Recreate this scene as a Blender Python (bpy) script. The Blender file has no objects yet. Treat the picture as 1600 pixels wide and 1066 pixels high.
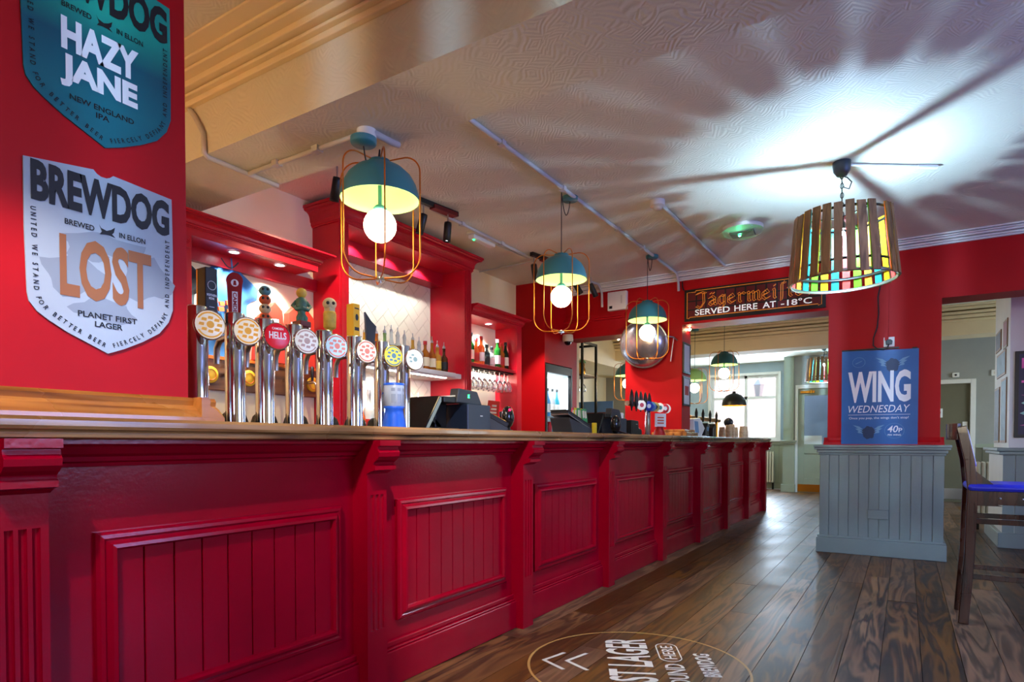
import bpy, math, random
from mathutils import Vector, Matrix
random.seed(7)
PI = math.pi
SC = bpy.context.scene
COL = SC.collection

# ------------------------------------------------------------------ camera
cam_d = bpy.data.cameras.new('camera'); cam = bpy.data.objects.new('camera', cam_d); COL.objects.link(cam)
cam_d.sensor_width = 36.0; cam_d.sensor_fit = 'HORIZONTAL'
cam_d.lens = 975.2 / 1600 * 36.0
cam_d.shift_y = (712.3 - 533.0) / 1600
cam_d.clip_start = 0.05; cam_d.clip_end = 200
cam.location = (0, 0, 1.05)
cam.rotation_euler = (math.radians(90 - 1.19), 0, math.radians(32.157))
SC.camera = cam

# ------------------------------------------------------------------ world, exposure, large lights
SC.view_settings.view_transform = 'Standard'
SC.view_settings.look = 'None'
SC.view_settings.gamma = 1.0
SC.view_settings.use_curve_mapping = False
SC.view_settings.exposure = 0.40
w = bpy.data.worlds.new('sky'); SC.world = w; w.use_nodes = True
wn = w.node_tree.nodes; wl = w.node_tree.links
bg = wn['Background']
sky = wn.new('ShaderNodeTexSky')
try:
    sky.sky_type = 'NISHITA'; sky.sun_disc = False; sky.sun_elevation = math.radians(38); sky.sun_rotation = math.radians(200)
except Exception:
    pass
wl.new(sky.outputs[0], bg.inputs[0]); bg.inputs[1].default_value = 0.8

def area(name, loc, rot, sx, sy, power, color):
    d = bpy.data.lights.new(name, 'AREA'); d.shape = 'RECTANGLE'; d.size = sx; d.size_y = sy; d.energy = power; d.color = color
    o = bpy.data.objects.new(name, d); o.location = loc; o.rotation_euler = rot; COL.objects.link(o); return o
DAY = (0.62, 0.80, 1.0)
# daylight entering through the windows of the room (right-hand wall, wall behind the camera, far bay)
area('daylight_right', (3.50, 3.0, 1.75), (0, math.radians(90), 0), 1.0, 2.2, 90, (0.22, 0.32, 1.0))
area('daylight_behind', (1.2, -2.35, 1.75), (math.radians(90), 0, 0), 1.4, 1.0, 14, (1.0, 0.93, 0.85))
area('daylight_bay', (-3.1, 15.0, 1.85), (math.radians(90), 0, math.radians(180)), 1.5, 1.4, 130, DAY)
area('daylight_lounge', (3.9, 10.5, 1.8), (0, math.radians(90), 0), 1.5, 2.5, 60, DAY)

def point(name, loc, power, color, radius=0.05):
    d = bpy.data.lights.new(name, 'POINT'); d.energy = power; d.color = color; d.shadow_soft_size = radius
    o = bpy.data.objects.new(name, d); o.location = loc; COL.objects.link(o); return o
def spot(name, loc, target, power, color, angle=60, blend=0.5, radius=0.02):
    d = bpy.data.lights.new(name, 'SPOT'); d.energy = power; d.color = color; d.spot_size = math.radians(angle); d.spot_blend = blend; d.shadow_soft_size = radius
    o = bpy.data.objects.new(name, d); o.location = loc
    o.rotation_euler = (Vector(target) - Vector(loc)).to_track_quat('-Z', 'Y').to_euler(); COL.objects.link(o); return o

# ------------------------------------------------------------------ mesh helpers
def lin(c):
    return tuple((x / 255 / 12.92 if x / 255 <= 0.04045 else ((x / 255 + 0.055) / 1.055) ** 2.4) for x in c)

class MB:
    def __init__(s): s.v = []; s.f = []; s.m = []; s.sm = []
    def add(s, V, F, mi=0, smooth=False):
        b = len(s.v); s.v += [tuple(p) for p in V]
        for f in F: s.f.append(tuple(i + b for i in f)); s.m.append(mi); s.sm.append(smooth)
        return s
    def box(s, x0, x1, y0, y1, z0, z1, mi=0):
        if x0 > x1: x0, x1 = x1, x0
        if y0 > y1: y0, y1 = y1, y0
        if z0 > z1: z0, z1 = z1, z0
        V = [(x0,y0,z0),(x1,y0,z0),(x1,y1,z0),(x0,y1,z0),(x0,y0,z1),(x1,y0,z1),(x1,y1,z1),(x0,y1,z1)]
        return s.add(V, [(0,3,2,1),(4,5,6,7),(0,1,5,4),(1,2,6,5),(2,3,7,6),(3,0,4,7)], mi)
    def obox(s, c, ax, ay, az, hx, hy, hz, mi=0):
        c = Vector(c); ax = Vector(ax).normalized(); ay = Vector(ay).normalized(); az = Vector(az).normalized()
        V = [c + ax*hx*i + ay*hy*j + az*hz*k for k in (-1,1) for (i,j) in ((-1,-1),(1,-1),(1,1),(-1,1))]
        return s.add(V, [(0,3,2,1),(4,5,6,7),(0,1,5,4),(1,2,6,5),(2,3,7,6),(3,0,4,7)], mi)
    def bar(s, a, b, wd, th, up=(0,0,1), mi=0):
        a = Vector(a); b = Vector(b); d = b - a; L = d.length; d.normalize(); up = Vector(up)
        sx = d.cross(up)
        if sx.length < 1e-5: sx = d.cross(Vector((1,0,0)))
        sx.normalize(); u = sx.cross(d).normalized()
        return s.obox((a+b)/2, d, sx, u, L/2, wd/2, th/2, mi)
    def lathe(s, prof, c=(0,0,0), seg=24, mi=0, smooth=True, axis=None, cap=True, a0=0):
        c = Vector(c)
        if axis is None: ex, ey, ez = Vector((1,0,0)), Vector((0,1,0)), Vector((0,0,1))
        else:
            ez = Vector(axis).normalized(); t = Vector((0,0,1)) if abs(ez.z) < 0.9 else Vector((1,0,0))
            ex = t.cross(ez).normalized(); ey = ez.cross(ex)
        V = []; F = []
        for (r, z) in prof:
            for k in range(seg):
                a = a0 + 2*PI*k/seg; V.append(c + ex*r*math.cos(a) + ey*r*math.sin(a) + ez*z)
        for i in range(len(prof)-1):
            for k in range(seg):
                k2 = (k+1) % seg; F.append((i*seg+k, i*seg+k2, (i+1)*seg+k2, (i+1)*seg+k))
        s.add(V, F, mi, smooth)
        if cap:
            n = len(prof)
            if prof[0][0] > 1e-5: s.add([V[k] for k in range(seg)], [tuple(reversed(range(seg)))], mi)
            if prof[-1][0] > 1e-5: s.add([V[(n-1)*seg+k] for k in range(seg)], [tuple(range(seg))], mi)
        return s
    def cyl(s, a, b, r, seg=12, mi=0, r2=None, smooth=True):
        a = Vector(a); b = Vector(b); L = (b-a).length
        return s.lathe([(r,0),(r if r2 is None else r2, L)], a, seg, mi, smooth, axis=b-a)
    def sphere(s, c, r, seg=20, rings=12, mi=0, sc=(1,1,1)):
        c = Vector(c); V = []; F = []
        for i in range(rings+1):
            th = PI*i/rings
            for k in range(seg):
                a = 2*PI*k/seg; V.append(c + Vector((r*sc[0]*math.sin(th)*math.cos(a), r*sc[1]*math.sin(th)*math.sin(a), -r*sc[2]*math.cos(th))))
        for i in range(rings):
            for k in range(seg):
                k2 = (k+1) % seg; F.append((i*seg+k, i*seg+k2, (i+1)*seg+k2, (i+1)*seg+k))
        return s.add(V, F, mi, True)
    def tube(s, pts, r, seg=8, closed=False, mi=0):
        P = [Vector(p) for p in pts]; n = len(P); V = []; F = []
        up = None
        for i in range(n):
            if closed: d = P[(i+1) % n] - P[i-1]
            else: d = P[min(i+1, n-1)] - P[max(i-1, 0)]
            d.normalize()
            if up is None:
                t = Vector((0,0,1)) if abs(d.z) < 0.9 else Vector((1,0,0)); up = (t - d*t.dot(d)).normalized()
            else:
                up = (up - d*up.dot(d))
                up = up.normalized() if up.length > 1e-6 else Vector((1,0,0))
            sd = d.cross(up)
            for k in range(seg):
                a = 2*PI*k/seg; V.append(P[i] + up*r*math.cos(a) + sd*r*math.sin(a))
        m = n if closed else n-1
        for i in range(m):
            j = (i+1) % n
            for k in range(seg):
                k2 = (k+1) % seg; F.append((i*seg+k, i*seg+k2, j*seg+k2, j*seg+k))
        s.add(V, F, mi, True)
        if not closed:
            s.add([V[k] for k in range(seg)], [tuple(reversed(range(seg)))], mi)
            s.add([V[(n-1)*seg+k] for k in range(seg)], [tuple(range(seg))], mi)
        return s
    def prism(s, poly, O, U, Vv, N, t0, t1, mi=0):
        """poly in (u,v); extruded along N from t0 to t1"""
        O = Vector(O); U = Vector(U); Vv = Vector(Vv); N = Vector(N); n = len(poly)
        A = [O + U*p[0] + Vv*p[1] + N*t0 for p in poly]; B = [O + U*p[0] + Vv*p[1] + N*t1 for p in poly]
        F = [tuple(reversed(range(n))), tuple(range(n, 2*n))] + [(i, (i+1) % n, n+(i+1) % n, n+i) for i in range(n)]
        return s.add(A+B, F, mi)
    def flat(s, V, F, O, U, Vv, mi=0):
        O = Vector(O); U = Vector(U); Vv = Vector(Vv)
        return s.add([O + U*p[0] + Vv*p[1] for p in V], F, mi)
    def build(s, name, mat, parent=None, local=False, bevel=0, label=None):
        me = bpy.data.meshes.new(name); o = bpy.data.objects.new(name, me); COL.objects.link(o)
        V = s.v
        if parent is not None:
            o.parent = parent
            if not local:
                r = parent
                while r.parent: r = r.parent
                L = r.location; V = [(a-L.x, b-L.y, c-L.z) for (a,b,c) in V]
        elif not local:
            xs = [p[0] for p in V]; ys = [p[1] for p in V]; zs = [p[2] for p in V]
            L = ((min(xs)+max(xs))/2, (min(ys)+max(ys))/2, min(zs)); o.location = L
            V = [(a-L[0], b-L[1], c-L[2]) for (a,b,c) in V]
        me.from_pydata(V, [], s.f)
        for p, mi, sm in zip(me.polygons, s.m, s.sm): p.material_index = mi; p.use_smooth = sm
        for m in (mat if isinstance(mat, (list, tuple)) else [mat]): me.materials.append(M[m] if isinstance(m, str) else m)
        me.update()
        if bevel:
            b = o.modifiers.new('bevel', 'BEVEL'); b.width = bevel; b.segments = 2; b.limit_method = 'ANGLE'; b.angle_limit = math.radians(40)
        if label: o['label'] = label
        return o

def tag(o, label=None, cat=None, group=None, kind=None):
    if label: o['label'] = label
    if cat: o['category'] = cat
    if group: o['group'] = group
    if kind: o['kind'] = kind
    return o
def thing(name, label, cat, loc=(0,0,0), rz=0, group=None, rot=None):
    o = bpy.data.objects.new(name, None); COL.objects.link(o); o.empty_display_size = 0.05
    o.location = loc; o.rotation_euler = rot if rot else (0,0,rz)
    return tag(o, label, cat, group)
def structure(name, mb, mat, parent=None, bevel=0, label=None):
    o = mb.build(name, mat, parent, bevel=bevel)
    if parent is None: o['kind'] = 'structure'
    if label: o['label'] = label
    return o
def kids(o): return [c for c in bpy.data.objects if c.parent == o]
def copy_tree(o, parent=None):
    c = o.copy(); COL.objects.link(c); c.parent = parent
    for ch in kids(o): copy_tree(ch, c)
    return c
def piece(src, parent, loc, rot=(0,0,0)):
    c = src.copy(); COL.objects.link(c); c.parent = parent; c.location = loc; c.rotation_euler = rot; return c

# text as flat mesh, cached
_TX = {}
def text(s, off=0.0, italic=0.0, spacing=1.0):
    key = (s, off, italic, spacing)
    if key in _TX: return _TX[key]
    cu = bpy.data.curves.new('t', 'FONT'); cu.body = s; cu.size = 1.0; cu.offset = off; cu.shear = italic; cu.space_character = spacing; cu.resolution_u = 3
    o = bpy.data.objects.new('t', cu); COL.objects.link(o)
    dg = bpy.context.evaluated_depsgraph_get(); dg.update()
    me = bpy.data.meshes.new_from_object(o.evaluated_get(dg))
    V = [(v.co.x, v.co.y) for v in me.vertices]; F = [tuple(p.vertices) for p in me.polygons]
    bpy.data.objects.remove(o); bpy.data.curves.remove(cu); bpy.data.meshes.remove(me)
    if V:
        x0 = min(p[0] for p in V); x1 = max(p[0] for p in V); y0 = min(p[1] for p in V); y1 = max(p[1] for p in V)
        V = [((p[0]-x0)/(x1-x0), (p[1]-y0)/(y1-y0)) for p in V]; ar = (x1-x0)/(y1-y0)
    else: ar = 1
    _TX[key] = (V, F, ar); return _TX[key]
def fit(mb, s, u0, u1, v0, v1, O, U, Vv, off=0.0, italic=0.0, mi=0):
    V, F, ar = text(s, off, italic)
    mb.flat([(u0+(u1-u0)*p[0], v0+(v1-v0)*p[1]) for p in V], F, O, U, Vv, mi)
def along(mb, s, path, h, O, U, Vv, off=0.0, mi=0, gap=0.35, fill=True):
    """letters of s set one by one along the polyline path (baseline), height h"""
    P = [Vector((p[0], p[1])) for p in path]; seg = [(P[i+1]-P[i]).length for i in range(len(P)-1)]; tot = sum(seg)
    ws = []
    for ch in s:
        if ch == ' ': ws.append(0.45*h)
        else:
            V, F, ar = text(ch, off); ws.append(max(0.25, ar)*h*0.8)
    g = (tot-sum(ws))/max(1, len(s)-1) if fill else gap*h
    pos = 0
    for ch, wd in zip(s, ws):
        c = pos + wd/2; t = c; i = 0
        while i < len(seg)-1 and t > seg[i]: t -= seg[i]; i += 1
        d = (P[i+1]-P[i]).normalized(); nrm = Vector((-d.y, d.x)); q = P[i] + d*t
        if ch != ' ':
            V, F, ar = text(ch, off)
            mb.flat([tuple(q + d*(p[0]-0.5)*wd + nrm*p[1]*h) for p in V], F, O, U, Vv, mi)
        pos += wd + g

# ------------------------------------------------------------------ materials
M = {}
def mat(name, c, rough=0.5, metal=0.0, emit=None, es=0.0, trans=0.0, ior=1.45, alpha=1.0, coat=0.0, bump=None, var=0.0, vscale=3.0, spec=None):
    m = bpy.data.materials.new(name); m.use_nodes = True; nt = m.node_tree; b = nt.nodes['Principled BSDF']
    col = lin(c) + (1,)
    b.inputs['Base Color'].default_value = col; b.inputs['Roughness'].default_value = rough; b.inputs['Metallic'].default_value = metal
    b.inputs['Transmission Weight'].default_value = trans; b.inputs['IOR'].default_value = ior; b.inputs['Alpha'].default_value = alpha
    b.inputs['Coat Weight'].default_value = coat
    if spec is not None: b.inputs['Specular IOR Level'].default_value = spec
    if emit: b.inputs['Emission Color'].default_value = lin(emit) + (1,); b.inputs['Emission Strength'].default_value = es
    tc = nt.nodes.new('ShaderNodeTexCoord')
    if var:
        n = nt.nodes.new('ShaderNodeTexNoise'); n.inputs['Scale'].default_value = vscale; n.inputs['Detail'].default_value = 4
        r = nt.nodes.new('ShaderNodeValToRGB'); r.color_ramp.elements[0].position = 0.3; r.color_ramp.elements[1].position = 0.7
        r.color_ramp.elements[0].color = tuple(x*(1-var) for x in col[:3]) + (1,); r.color_ramp.elements[1].color = tuple(min(1, x*(1+var)) for x in col[:3]) + (1,)
        nt.links.new(tc.outputs['Object'], n.inputs['Vector']); nt.links.new(n.outputs[0], r.inputs[0]); nt.links.new(r.outputs[0], b.inputs['Base Color'])
    if bump:
        n = nt.nodes.new('ShaderNodeTexNoise'); n.inputs['Scale'].default_value = bump[0]; n.inputs['Detail'].default_value = 3
        bp = nt.nodes.new('ShaderNodeBump'); bp.inputs['Strength'].default_value = bump[1]; bp.inputs['Distance'].default_value = 0.01
        nt.links.new(tc.outputs['Object'], n.inputs['Vector']); nt.links.new(n.outputs[0], bp.inputs['Height']); nt.links.new(bp.outputs[0], b.inputs['Normal'])
    M[name] = m; return m

def wood(name, c1, c2, c3, axis=1, scale=1.0, rough=0.4, rnd=False, coat=0.0, bumps=0.15, wear=None, rmix=None):
    m = bpy.data.materials.new(name); m.use_nodes = True; nt = m.node_tree; N = nt.nodes; L = nt.links; b = N['Principled BSDF']
    tc = N.new('ShaderNodeTexCoord'); mp = N.new('ShaderNodeMapping'); L.new(tc.outputs['Object'], mp.inputs[0])
    sc = [9*scale]*3; sc[axis] = (0.9 if rnd else 0.55)*scale; mp.inputs['Scale'].default_value = sc
    if rnd:
        oi = N.new('ShaderNodeObjectInfo'); vm = N.new('ShaderNodeVectorMath'); vm.operation = 'SCALE'; vm.inputs[0].default_value = (37, 91, 53)
        L.new(oi.outputs['Random'], vm.inputs['Scale']); L.new(vm.outputs[0], mp.inputs['Location'])
    n = N.new('ShaderNodeTexNoise'); n.inputs['Scale'].default_value = 1.0; n.inputs['Detail'].default_value = 3; n.inputs['Distortion'].default_value = 0.6
    L.new(mp.outputs[0], n.inputs['Vector'])
    mu = N.new('ShaderNodeMath'); mu.operation = 'MULTIPLY'; mu.inputs[1].default_value = 38 if rnd else 14; L.new(n.outputs[0], mu.inputs[0])
    sn = N.new('ShaderNodeMath'); sn.operation = 'SINE'; L.new(mu.outputs[0], sn.inputs[0])
    ma = N.new('ShaderNodeMath'); ma.operation = 'MULTIPLY_ADD'; ma.inputs[1].default_value = 0.5; ma.inputs[2].default_value = 0.5; L.new(sn.outputs[0], ma.inputs[0])
    r = N.new('ShaderNodeValToRGB'); e = r.color_ramp.elements; e[0].color = lin(c1) + (1,); e[1].color = lin(c3) + (1,); k = e.new(0.45); k.color = lin(c2) + (1,)
    L.new(ma.outputs[0], r.inputs[0])
    n2 = N.new('ShaderNodeTexNoise'); n2.inputs['Scale'].default_value = 2.2; n2.inputs['Detail'].default_value = 5; L.new(tc.outputs['Object'], n2.inputs['Vector'])
    mx = N.new('ShaderNodeMix'); mx.data_type = 'RGBA'; mx.blend_type = 'MULTIPLY'; mx.inputs['Factor'].default_value = 0.7
    r2 = N.new('ShaderNodeValToRGB'); r2.color_ramp.elements[0].position = 0.32; r2.color_ramp.elements[1].position = 0.68
    r2.color_ramp.elements[0].color = (0.35,0.33,0.32,1); r2.color_ramp.elements[1].color = (1,1,1,1); L.new(n2.outputs[0], r2.inputs[0])
    gout = r.outputs[0]
    if rnd:
        fr_ = N.new('ShaderNodeMath'); fr_.operation = 'MULTIPLY'; fr_.inputs[1].default_value = 7.31; L.new(oi.outputs['Random'], fr_.inputs[0])
        f2 = N.new('ShaderNodeMath'); f2.operation = 'FRACT'; L.new(fr_.outputs[0], f2.inputs[0])
        f3 = N.new('ShaderNodeMath'); f3.operation = 'POWER'; f3.inputs[1].default_value = 0.9; L.new(f2.outputs[0], f3.inputs[0])
        f4 = N.new('ShaderNodeMath'); f4.operation = 'MULTIPLY_ADD'; f4.inputs[1].default_value = 0.75; f4.inputs[2].default_value = 0.12; L.new(f3.outputs[0], f4.inputs[0])
        gm = N.new('ShaderNodeMix'); gm.data_type = 'RGBA'; gm.inputs[6].default_value = lin(c2) + (1,); L.new(f4.outputs[0], gm.inputs['Factor']); L.new(r.outputs[0], gm.inputs[7]); gout = gm.outputs[2]
    L.new(gout, mx.inputs[6]); L.new(r2.outputs[0], mx.inputs[7]); out = mx.outputs[2]
    if rnd:
        h = N.new('ShaderNodeHueSaturation'); L.new(out, h.inputs['Color'])
        mr = N.new('ShaderNodeMapRange'); mr.inputs['To Min'].default_value = 0.5; mr.inputs['To Max'].default_value = 1.3; L.new(oi.outputs['Random'], mr.inputs[0]); L.new(mr.outputs[0], h.inputs['Value'])
        mr2 = N.new('ShaderNodeMapRange'); mr2.inputs['From Min'].default_value = 1; mr2.inputs['From Max'].default_value = 0; mr2.inputs['To Min'].default_value = 0.85; mr2.inputs['To Max'].default_value = 1.25; L.new(oi.outputs['Random'], mr2.inputs[0]); L.new(mr2.outputs[0], h.inputs['Saturation'])
        out = h.outputs[0]
    L.new(out, b.inputs['Base Color'])
    rr = N.new('ShaderNodeMapRange'); rr.inputs['To Min'].default_value = rough*0.7; rr.inputs['To Max'].default_value = min(1, rough*1.5); L.new(n2.outputs[0], rr.inputs[0]); L.new(rr.outputs[0], b.inputs['Roughness'])
    b.inputs['Coat Weight'].default_value = coat
    bp = N.new('ShaderNodeBump'); bp.inputs['Strength'].default_value = bumps; bp.inputs['Distance'].default_value = 0.004; L.new(ma.outputs[0], bp.inputs['Height']); L.new(bp.outputs[0], b.inputs['Normal'])
    M[name] = m; return m

mat('red_wall', (174, 2, 14), 0.5, spec=0.25, var=0.06, vscale=1.5, bump=(30, 0.05))
mat('bar_red', (142, 0, 27), 0.19, spec=0.28, var=0.08, vscale=4, bump=(70, 0.05))
mat('back_red', (176, 12, 34), 0.32, var=0.08, vscale=4, bump=(50, 0.05))
mat('cream', (238, 222, 182), 0.7, var=0.04, bump=(25, 0.08))
mat('wall_grey', (150, 152, 146), 0.7, var=0.05, bump=(25, 0.08))
mat('wall_blue_grey', (166, 184, 194), 0.7, var=0.05, bump=(25, 0.08))
mat('grey_green', (128, 140, 134), 0.42, var=0.06, bump=(50, 0.08))
mat('sage', (150, 158, 138), 0.45, var=0.05, bump=(50, 0.05))
mat('olive_door', (104, 102, 82), 0.5, var=0.05)
mat('white_paint', (222, 222, 216), 0.5, var=0.04, bump=(40, 0.05))
mat('conduit', (196, 194, 190), 0.5)
mat('white_plastic', (228, 228, 222), 0.4)
mat('cream_plastic', (214, 208, 188), 0.4)
mat('black', (14, 14, 16), 0.4)
mat('black_gloss', (10, 11, 14), 0.18)
mat('black_metal', (24, 22, 20), 0.4, metal=0.6)
mat('dark_grey', (44, 48, 54), 0.45)
mat('navy_plastic', (22, 32, 52), 0.35)
mat('chrome', (215, 218, 222), 0.10, metal=1.0)
mat('steel', (170, 172, 174), 0.28, metal=1.0)
mat('brass', (196, 140, 52), 0.28, metal=1.0)
mat('copper_wire', (214, 128, 46), 0.30, metal=0.85)
mat('teal', (58, 124, 132), 0.4)
mat('lining', (150, 206, 140), 0.5)
mat('bulb', (255, 240, 215), 0.3, emit=(255, 222, 168), es=34)
mat('bulb_cool', (245, 252, 255), 0.3, emit=(225, 245, 255), es=60)
mat('lamp_disc', (255, 255, 255), 0.3, emit=(235, 245, 255), es=25)
mat('star_bulb', (255, 240, 215), 0.3, emit=(255, 226, 170), es=60)
mat('green_led', (40, 255, 120), 0.3, emit=(30, 255, 110), es=8)
mat('red_led', (255, 30, 40), 0.3, emit=(255, 20, 60), es=6)
mat('glass', (248, 252, 252), 0.03, trans=0.92, ior=1.35)
mat('clear_plastic', (240, 246, 244), 0.06, trans=0.97, ior=1.3)
mat('pane', (235, 245, 250), 0.02, trans=1.0, ior=1.02, alpha=0.25)
mat('mirror', (176, 170, 180), 0.24, metal=0.85)
mat('print_black', (12, 12, 14), 0.5)
mat('print_white', (235, 240, 244), 0.5)
mat('sign_silver', (158, 172, 190), 0.35, var=0.05, vscale=5)
mat('sign_silver_dark', (128, 140, 158), 0.35)
mat('sign_gold', (140, 84, 32), 0.4)
mat('poster_blue', (26, 92, 160), 0.4, var=0.12, vscale=4)
mat('poster_navy', (16, 46, 86), 0.45)
mat('poster_pale', (104, 150, 190), 0.45)
mat('paper', (220, 226, 226), 0.6)
mat('neon_amber', (216, 136, 40), 0.3, emit=(255, 150, 40), es=0.22)
mat('neon_white', (240, 240, 235), 0.3, emit=(240, 240, 235), es=0.35)
mat('sign_maroon', (96, 8, 20), 0.5)
mat('decal_gold', (176, 138, 78), 0.45)
mat('decal_white', (206, 206, 198), 0.5)
mat('blue_vinyl', (40, 48, 190), 0.33)
mat('tile_cream', (236, 226, 200), 0.22, var=0.03)
mat('grout', (150, 138, 120), 0.8)
mat('rubber', (20, 24, 22), 0.55)
mat('brick', (232, 205, 196), 0.9, var=0.15, vscale=6)
mat('pavement', (180, 180, 176), 0.9)
mat('carton_red', (214, 60, 40), 0.5, var=0.1, vscale=8)
mat('orange', (240, 120, 30), 0.5)
mat('cup_paper', (190, 170, 150), 0.6, var=0.25, vscale=30)
wood('worktop_wood', (74, 44, 22), (144, 98, 54), (172, 126, 76), axis=1, scale=1.6, rough=0.26, coat=0.2)
wood('trim_wood', (104, 56, 18), (168, 100, 40), (196, 128, 58), axis=1, scale=1.2, rough=0.25, coat=0.3)
wood('floor_wood', (32, 20, 12), (100, 66, 37), (146, 100, 56), axis=1, scale=1.0, rough=0.38, rnd=True, bumps=0.10)
wood('slat_wood', (92, 62, 36), (140, 100, 62), (164, 122, 80), axis=2, scale=1.5, rough=0.5, rnd=True)
wood('stool_wood', (24, 10, 5), (58, 26, 12), (78, 38, 18), axis=2, scale=2.0, rough=0.25, coat=0.3)
wood('rail_wood', (70, 38, 18), (122, 74, 36), (140, 90, 48), axis=1, scale=1.6, rough=0.4)

# embossed ceiling paper: angular maze-like relief
def emboss(name, c, strength=0.16):
    m = mat(name, c, 0.62); nt = m.node_tree; N = nt.nodes; L = nt.links; b = N['Principled BSDF']
    tc = N.new('ShaderNodeTexCoord'); v = N.new('ShaderNodeTexVoronoi'); v.distance = 'MANHATTAN'; v.feature = 'F1'; v.inputs['Scale'].default_value = 6.5
    dn = N.new('ShaderNodeTexNoise'); dn.inputs['Scale'].default_value = 3.0; dn.inputs['Detail'].default_value = 2; L.new(tc.outputs['Object'], dn.inputs['Vector'])
    dm = N.new('ShaderNodeVectorMath'); dm.operation = 'MULTIPLY_ADD'; dm.inputs[1].default_value = (0.22,0.22,0.22); L.new(dn.outputs['Color'], dm.inputs[0]); L.new(tc.outputs['Object'], dm.inputs[2]); L.new(dm.outputs[0], v.inputs['Vector'])
    mu = N.new('ShaderNodeMath'); mu.operation = 'MULTIPLY'; mu.inputs[1].default_value = 34; L.new(v.outputs['Distance'], mu.inputs[0])
    sn = N.new('ShaderNodeMath'); sn.operation = 'SINE'; L.new(mu.outputs[0], sn.inputs[0])
    n = N.new('ShaderNodeTexNoise'); n.inputs['Scale'].default_value = 70; L.new(tc.outputs['Object'], n.inputs['Vector'])
    ad = N.new('ShaderNodeMath'); ad.operation = 'MULTIPLY_ADD'; ad.inputs[1].default_value = 1.2; L.new(n.outputs[0], ad.inputs[0]); L.new(sn.outputs[0], ad.inputs[2])
    bp = N.new('ShaderNodeBump'); bp.inputs['Strength'].default_value = strength; bp.inputs['Distance'].default_value = 0.006; L.new(ad.outputs[0], bp.inputs['Height']); L.new(bp.outputs[0], b.inputs['Normal'])
emboss('ceiling_paper', (220, 216, 196))
X3, Y3, Z3 = Vector((1,0,0)), Vector((0,1,0)), Vector((0,0,1))
# ================================================================== THE SETTING
ZC = 2.88
fl = structure('floor', MB().box(-5.2, 3.6, -2.5, 15.2, -0.08, -0.016), 'black')
def plank(x0, x1, y0, y1):
    MB().box(x0+0.0015, x1-0.0015, y0+0.001, y1-0.001, -0.016, random.uniform(-0.001, 0.0005)).build('plank', 'floor_wood', fl)
PW = 0.165
def plank_rows(xa, xb, ya, yb):
    x = xa
    while x < xb-0.01:
        x1 = min(x+PW, xb); y = ya; first = True
        while y < yb-0.01:
            L = random.choice((2.4, 3.0, 3.6))*(random.uniform(0.3, 1) if first else 1); first = False
            y1 = min(y+L, yb)
            if yb-y1 < 0.4: y1 = yb
            plank(x, x1, y, y1); y = y1
        x = x1
plank_rows(-1.90, 2.555, -2.45, 15.15)
plank_rows(-4.87, -1.90, 10.45, 15.15)
structure('ceiling', MB().box(-5.3, 3.7, -2.6, 15.3, ZC, ZC+0.1), 'ceiling_paper')
structure('wall_left', MB().box(-4.15, -4.0, -2.5, 6.21, 0, ZC).box(-4.0, -3.85, -2.5, 3.34, 0, ZC).box(-4.0, -3.85, 4.83, 6.21, 0, ZC).box(-4.0, -3.85, 3.34, 4.83, 2.76, ZC), 'cream')
# wall across the room with its openings
wb = MB()
wb.box(-3.467, -2.70, 6.72, 7.03, 2.29, ZC).box(-2.70, -2.44, 6.72, 7.03, 0, ZC).box(-2.44, -2.05, 6.72, 7.03, 1.118, ZC)
wb.box(-2.05, -0.63, 6.72, 7.03, 2.325, ZC).box(-0.63, 0.267, 6.72, 7.03, 1.0, ZC).box(0.267, 2.2, 6.72, 7.03, 2.33, ZC).box(2.2, 3.6, 6.72, 7.03, 0, ZC)
wb.box(-4.0, -3.467, 6.21, 7.03, 1.965, ZC).box(-4.0, -3.467, 6.895, 7.03, 0, 1.965).box(-4.0, -3.467, 6.21, 6.222, 0, 1.965).box(-4.0, -3.95, 6.222, 6.895, 0, 1.965)
structure('wall_back', wb, 'red_wall')
def cornice_y(name, y, sgn, xa, xb, steps, m):
    b = MB()
    for (d0, d1, z0, z1) in steps: b.box(xa, xb, y+sgn*d0, y+sgn*d1, z0, z1)
    return structure(name, b, m, bevel=0.004)
cornice_y('trim_1', 6.72, -1, -3.467, 3.6, ((0,0.025,2.795,2.812),(0,0.04,2.812,2.83),(0,0.062,2.834,2.85),(0,0.085,2.85,2.862),(0,0.10,2.866,ZC)), 'white_paint')
structure('trim_2', MB().box(-3.467, -2.70, 6.695, 6.72, 2.475, 2.495).box(-3.467, -2.70, 6.68, 6.72, 2.495, 2.515).box(-3.467, -2.70, 6.70, 6.72, 2.515, 2.535), 'red_wall', bevel=0.004)
# the near beam and its cornice
structure('ceiling_beam', MB().box(-3.85, 3.6, 1.865, 2.30, 2.50, ZC), 'ceiling_paper', label='wide papered ceiling beam over the near end of the bar')
cornice_y('trim_3', 1.865, -1, -3.85, 3.6, ((0,0.03,2.757,2.785),(0,0.055,2.785,2.80),(0,0.085,2.806,2.835),(0,0.13,2.835,2.85),(0,0.165,2.854,2.868),(0,0.235,2.868,ZC)), 'cream')
structure('ceiling_beam', MB().box(-5.2, 3.6, 10.35, 10.75, 2.50, ZC), 'cream', label='cream ceiling beam crossing the far room')
cornice_y('trim_4', 10.35, -1, -5.2, 3.6, ((0,0.03,2.68,2.71),(0,0.06,2.72,2.76),(0,0.11,2.77,2.80),(0,0.16,2.82,2.85),(0,0.2,2.855,ZC)), 'cream')
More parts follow.
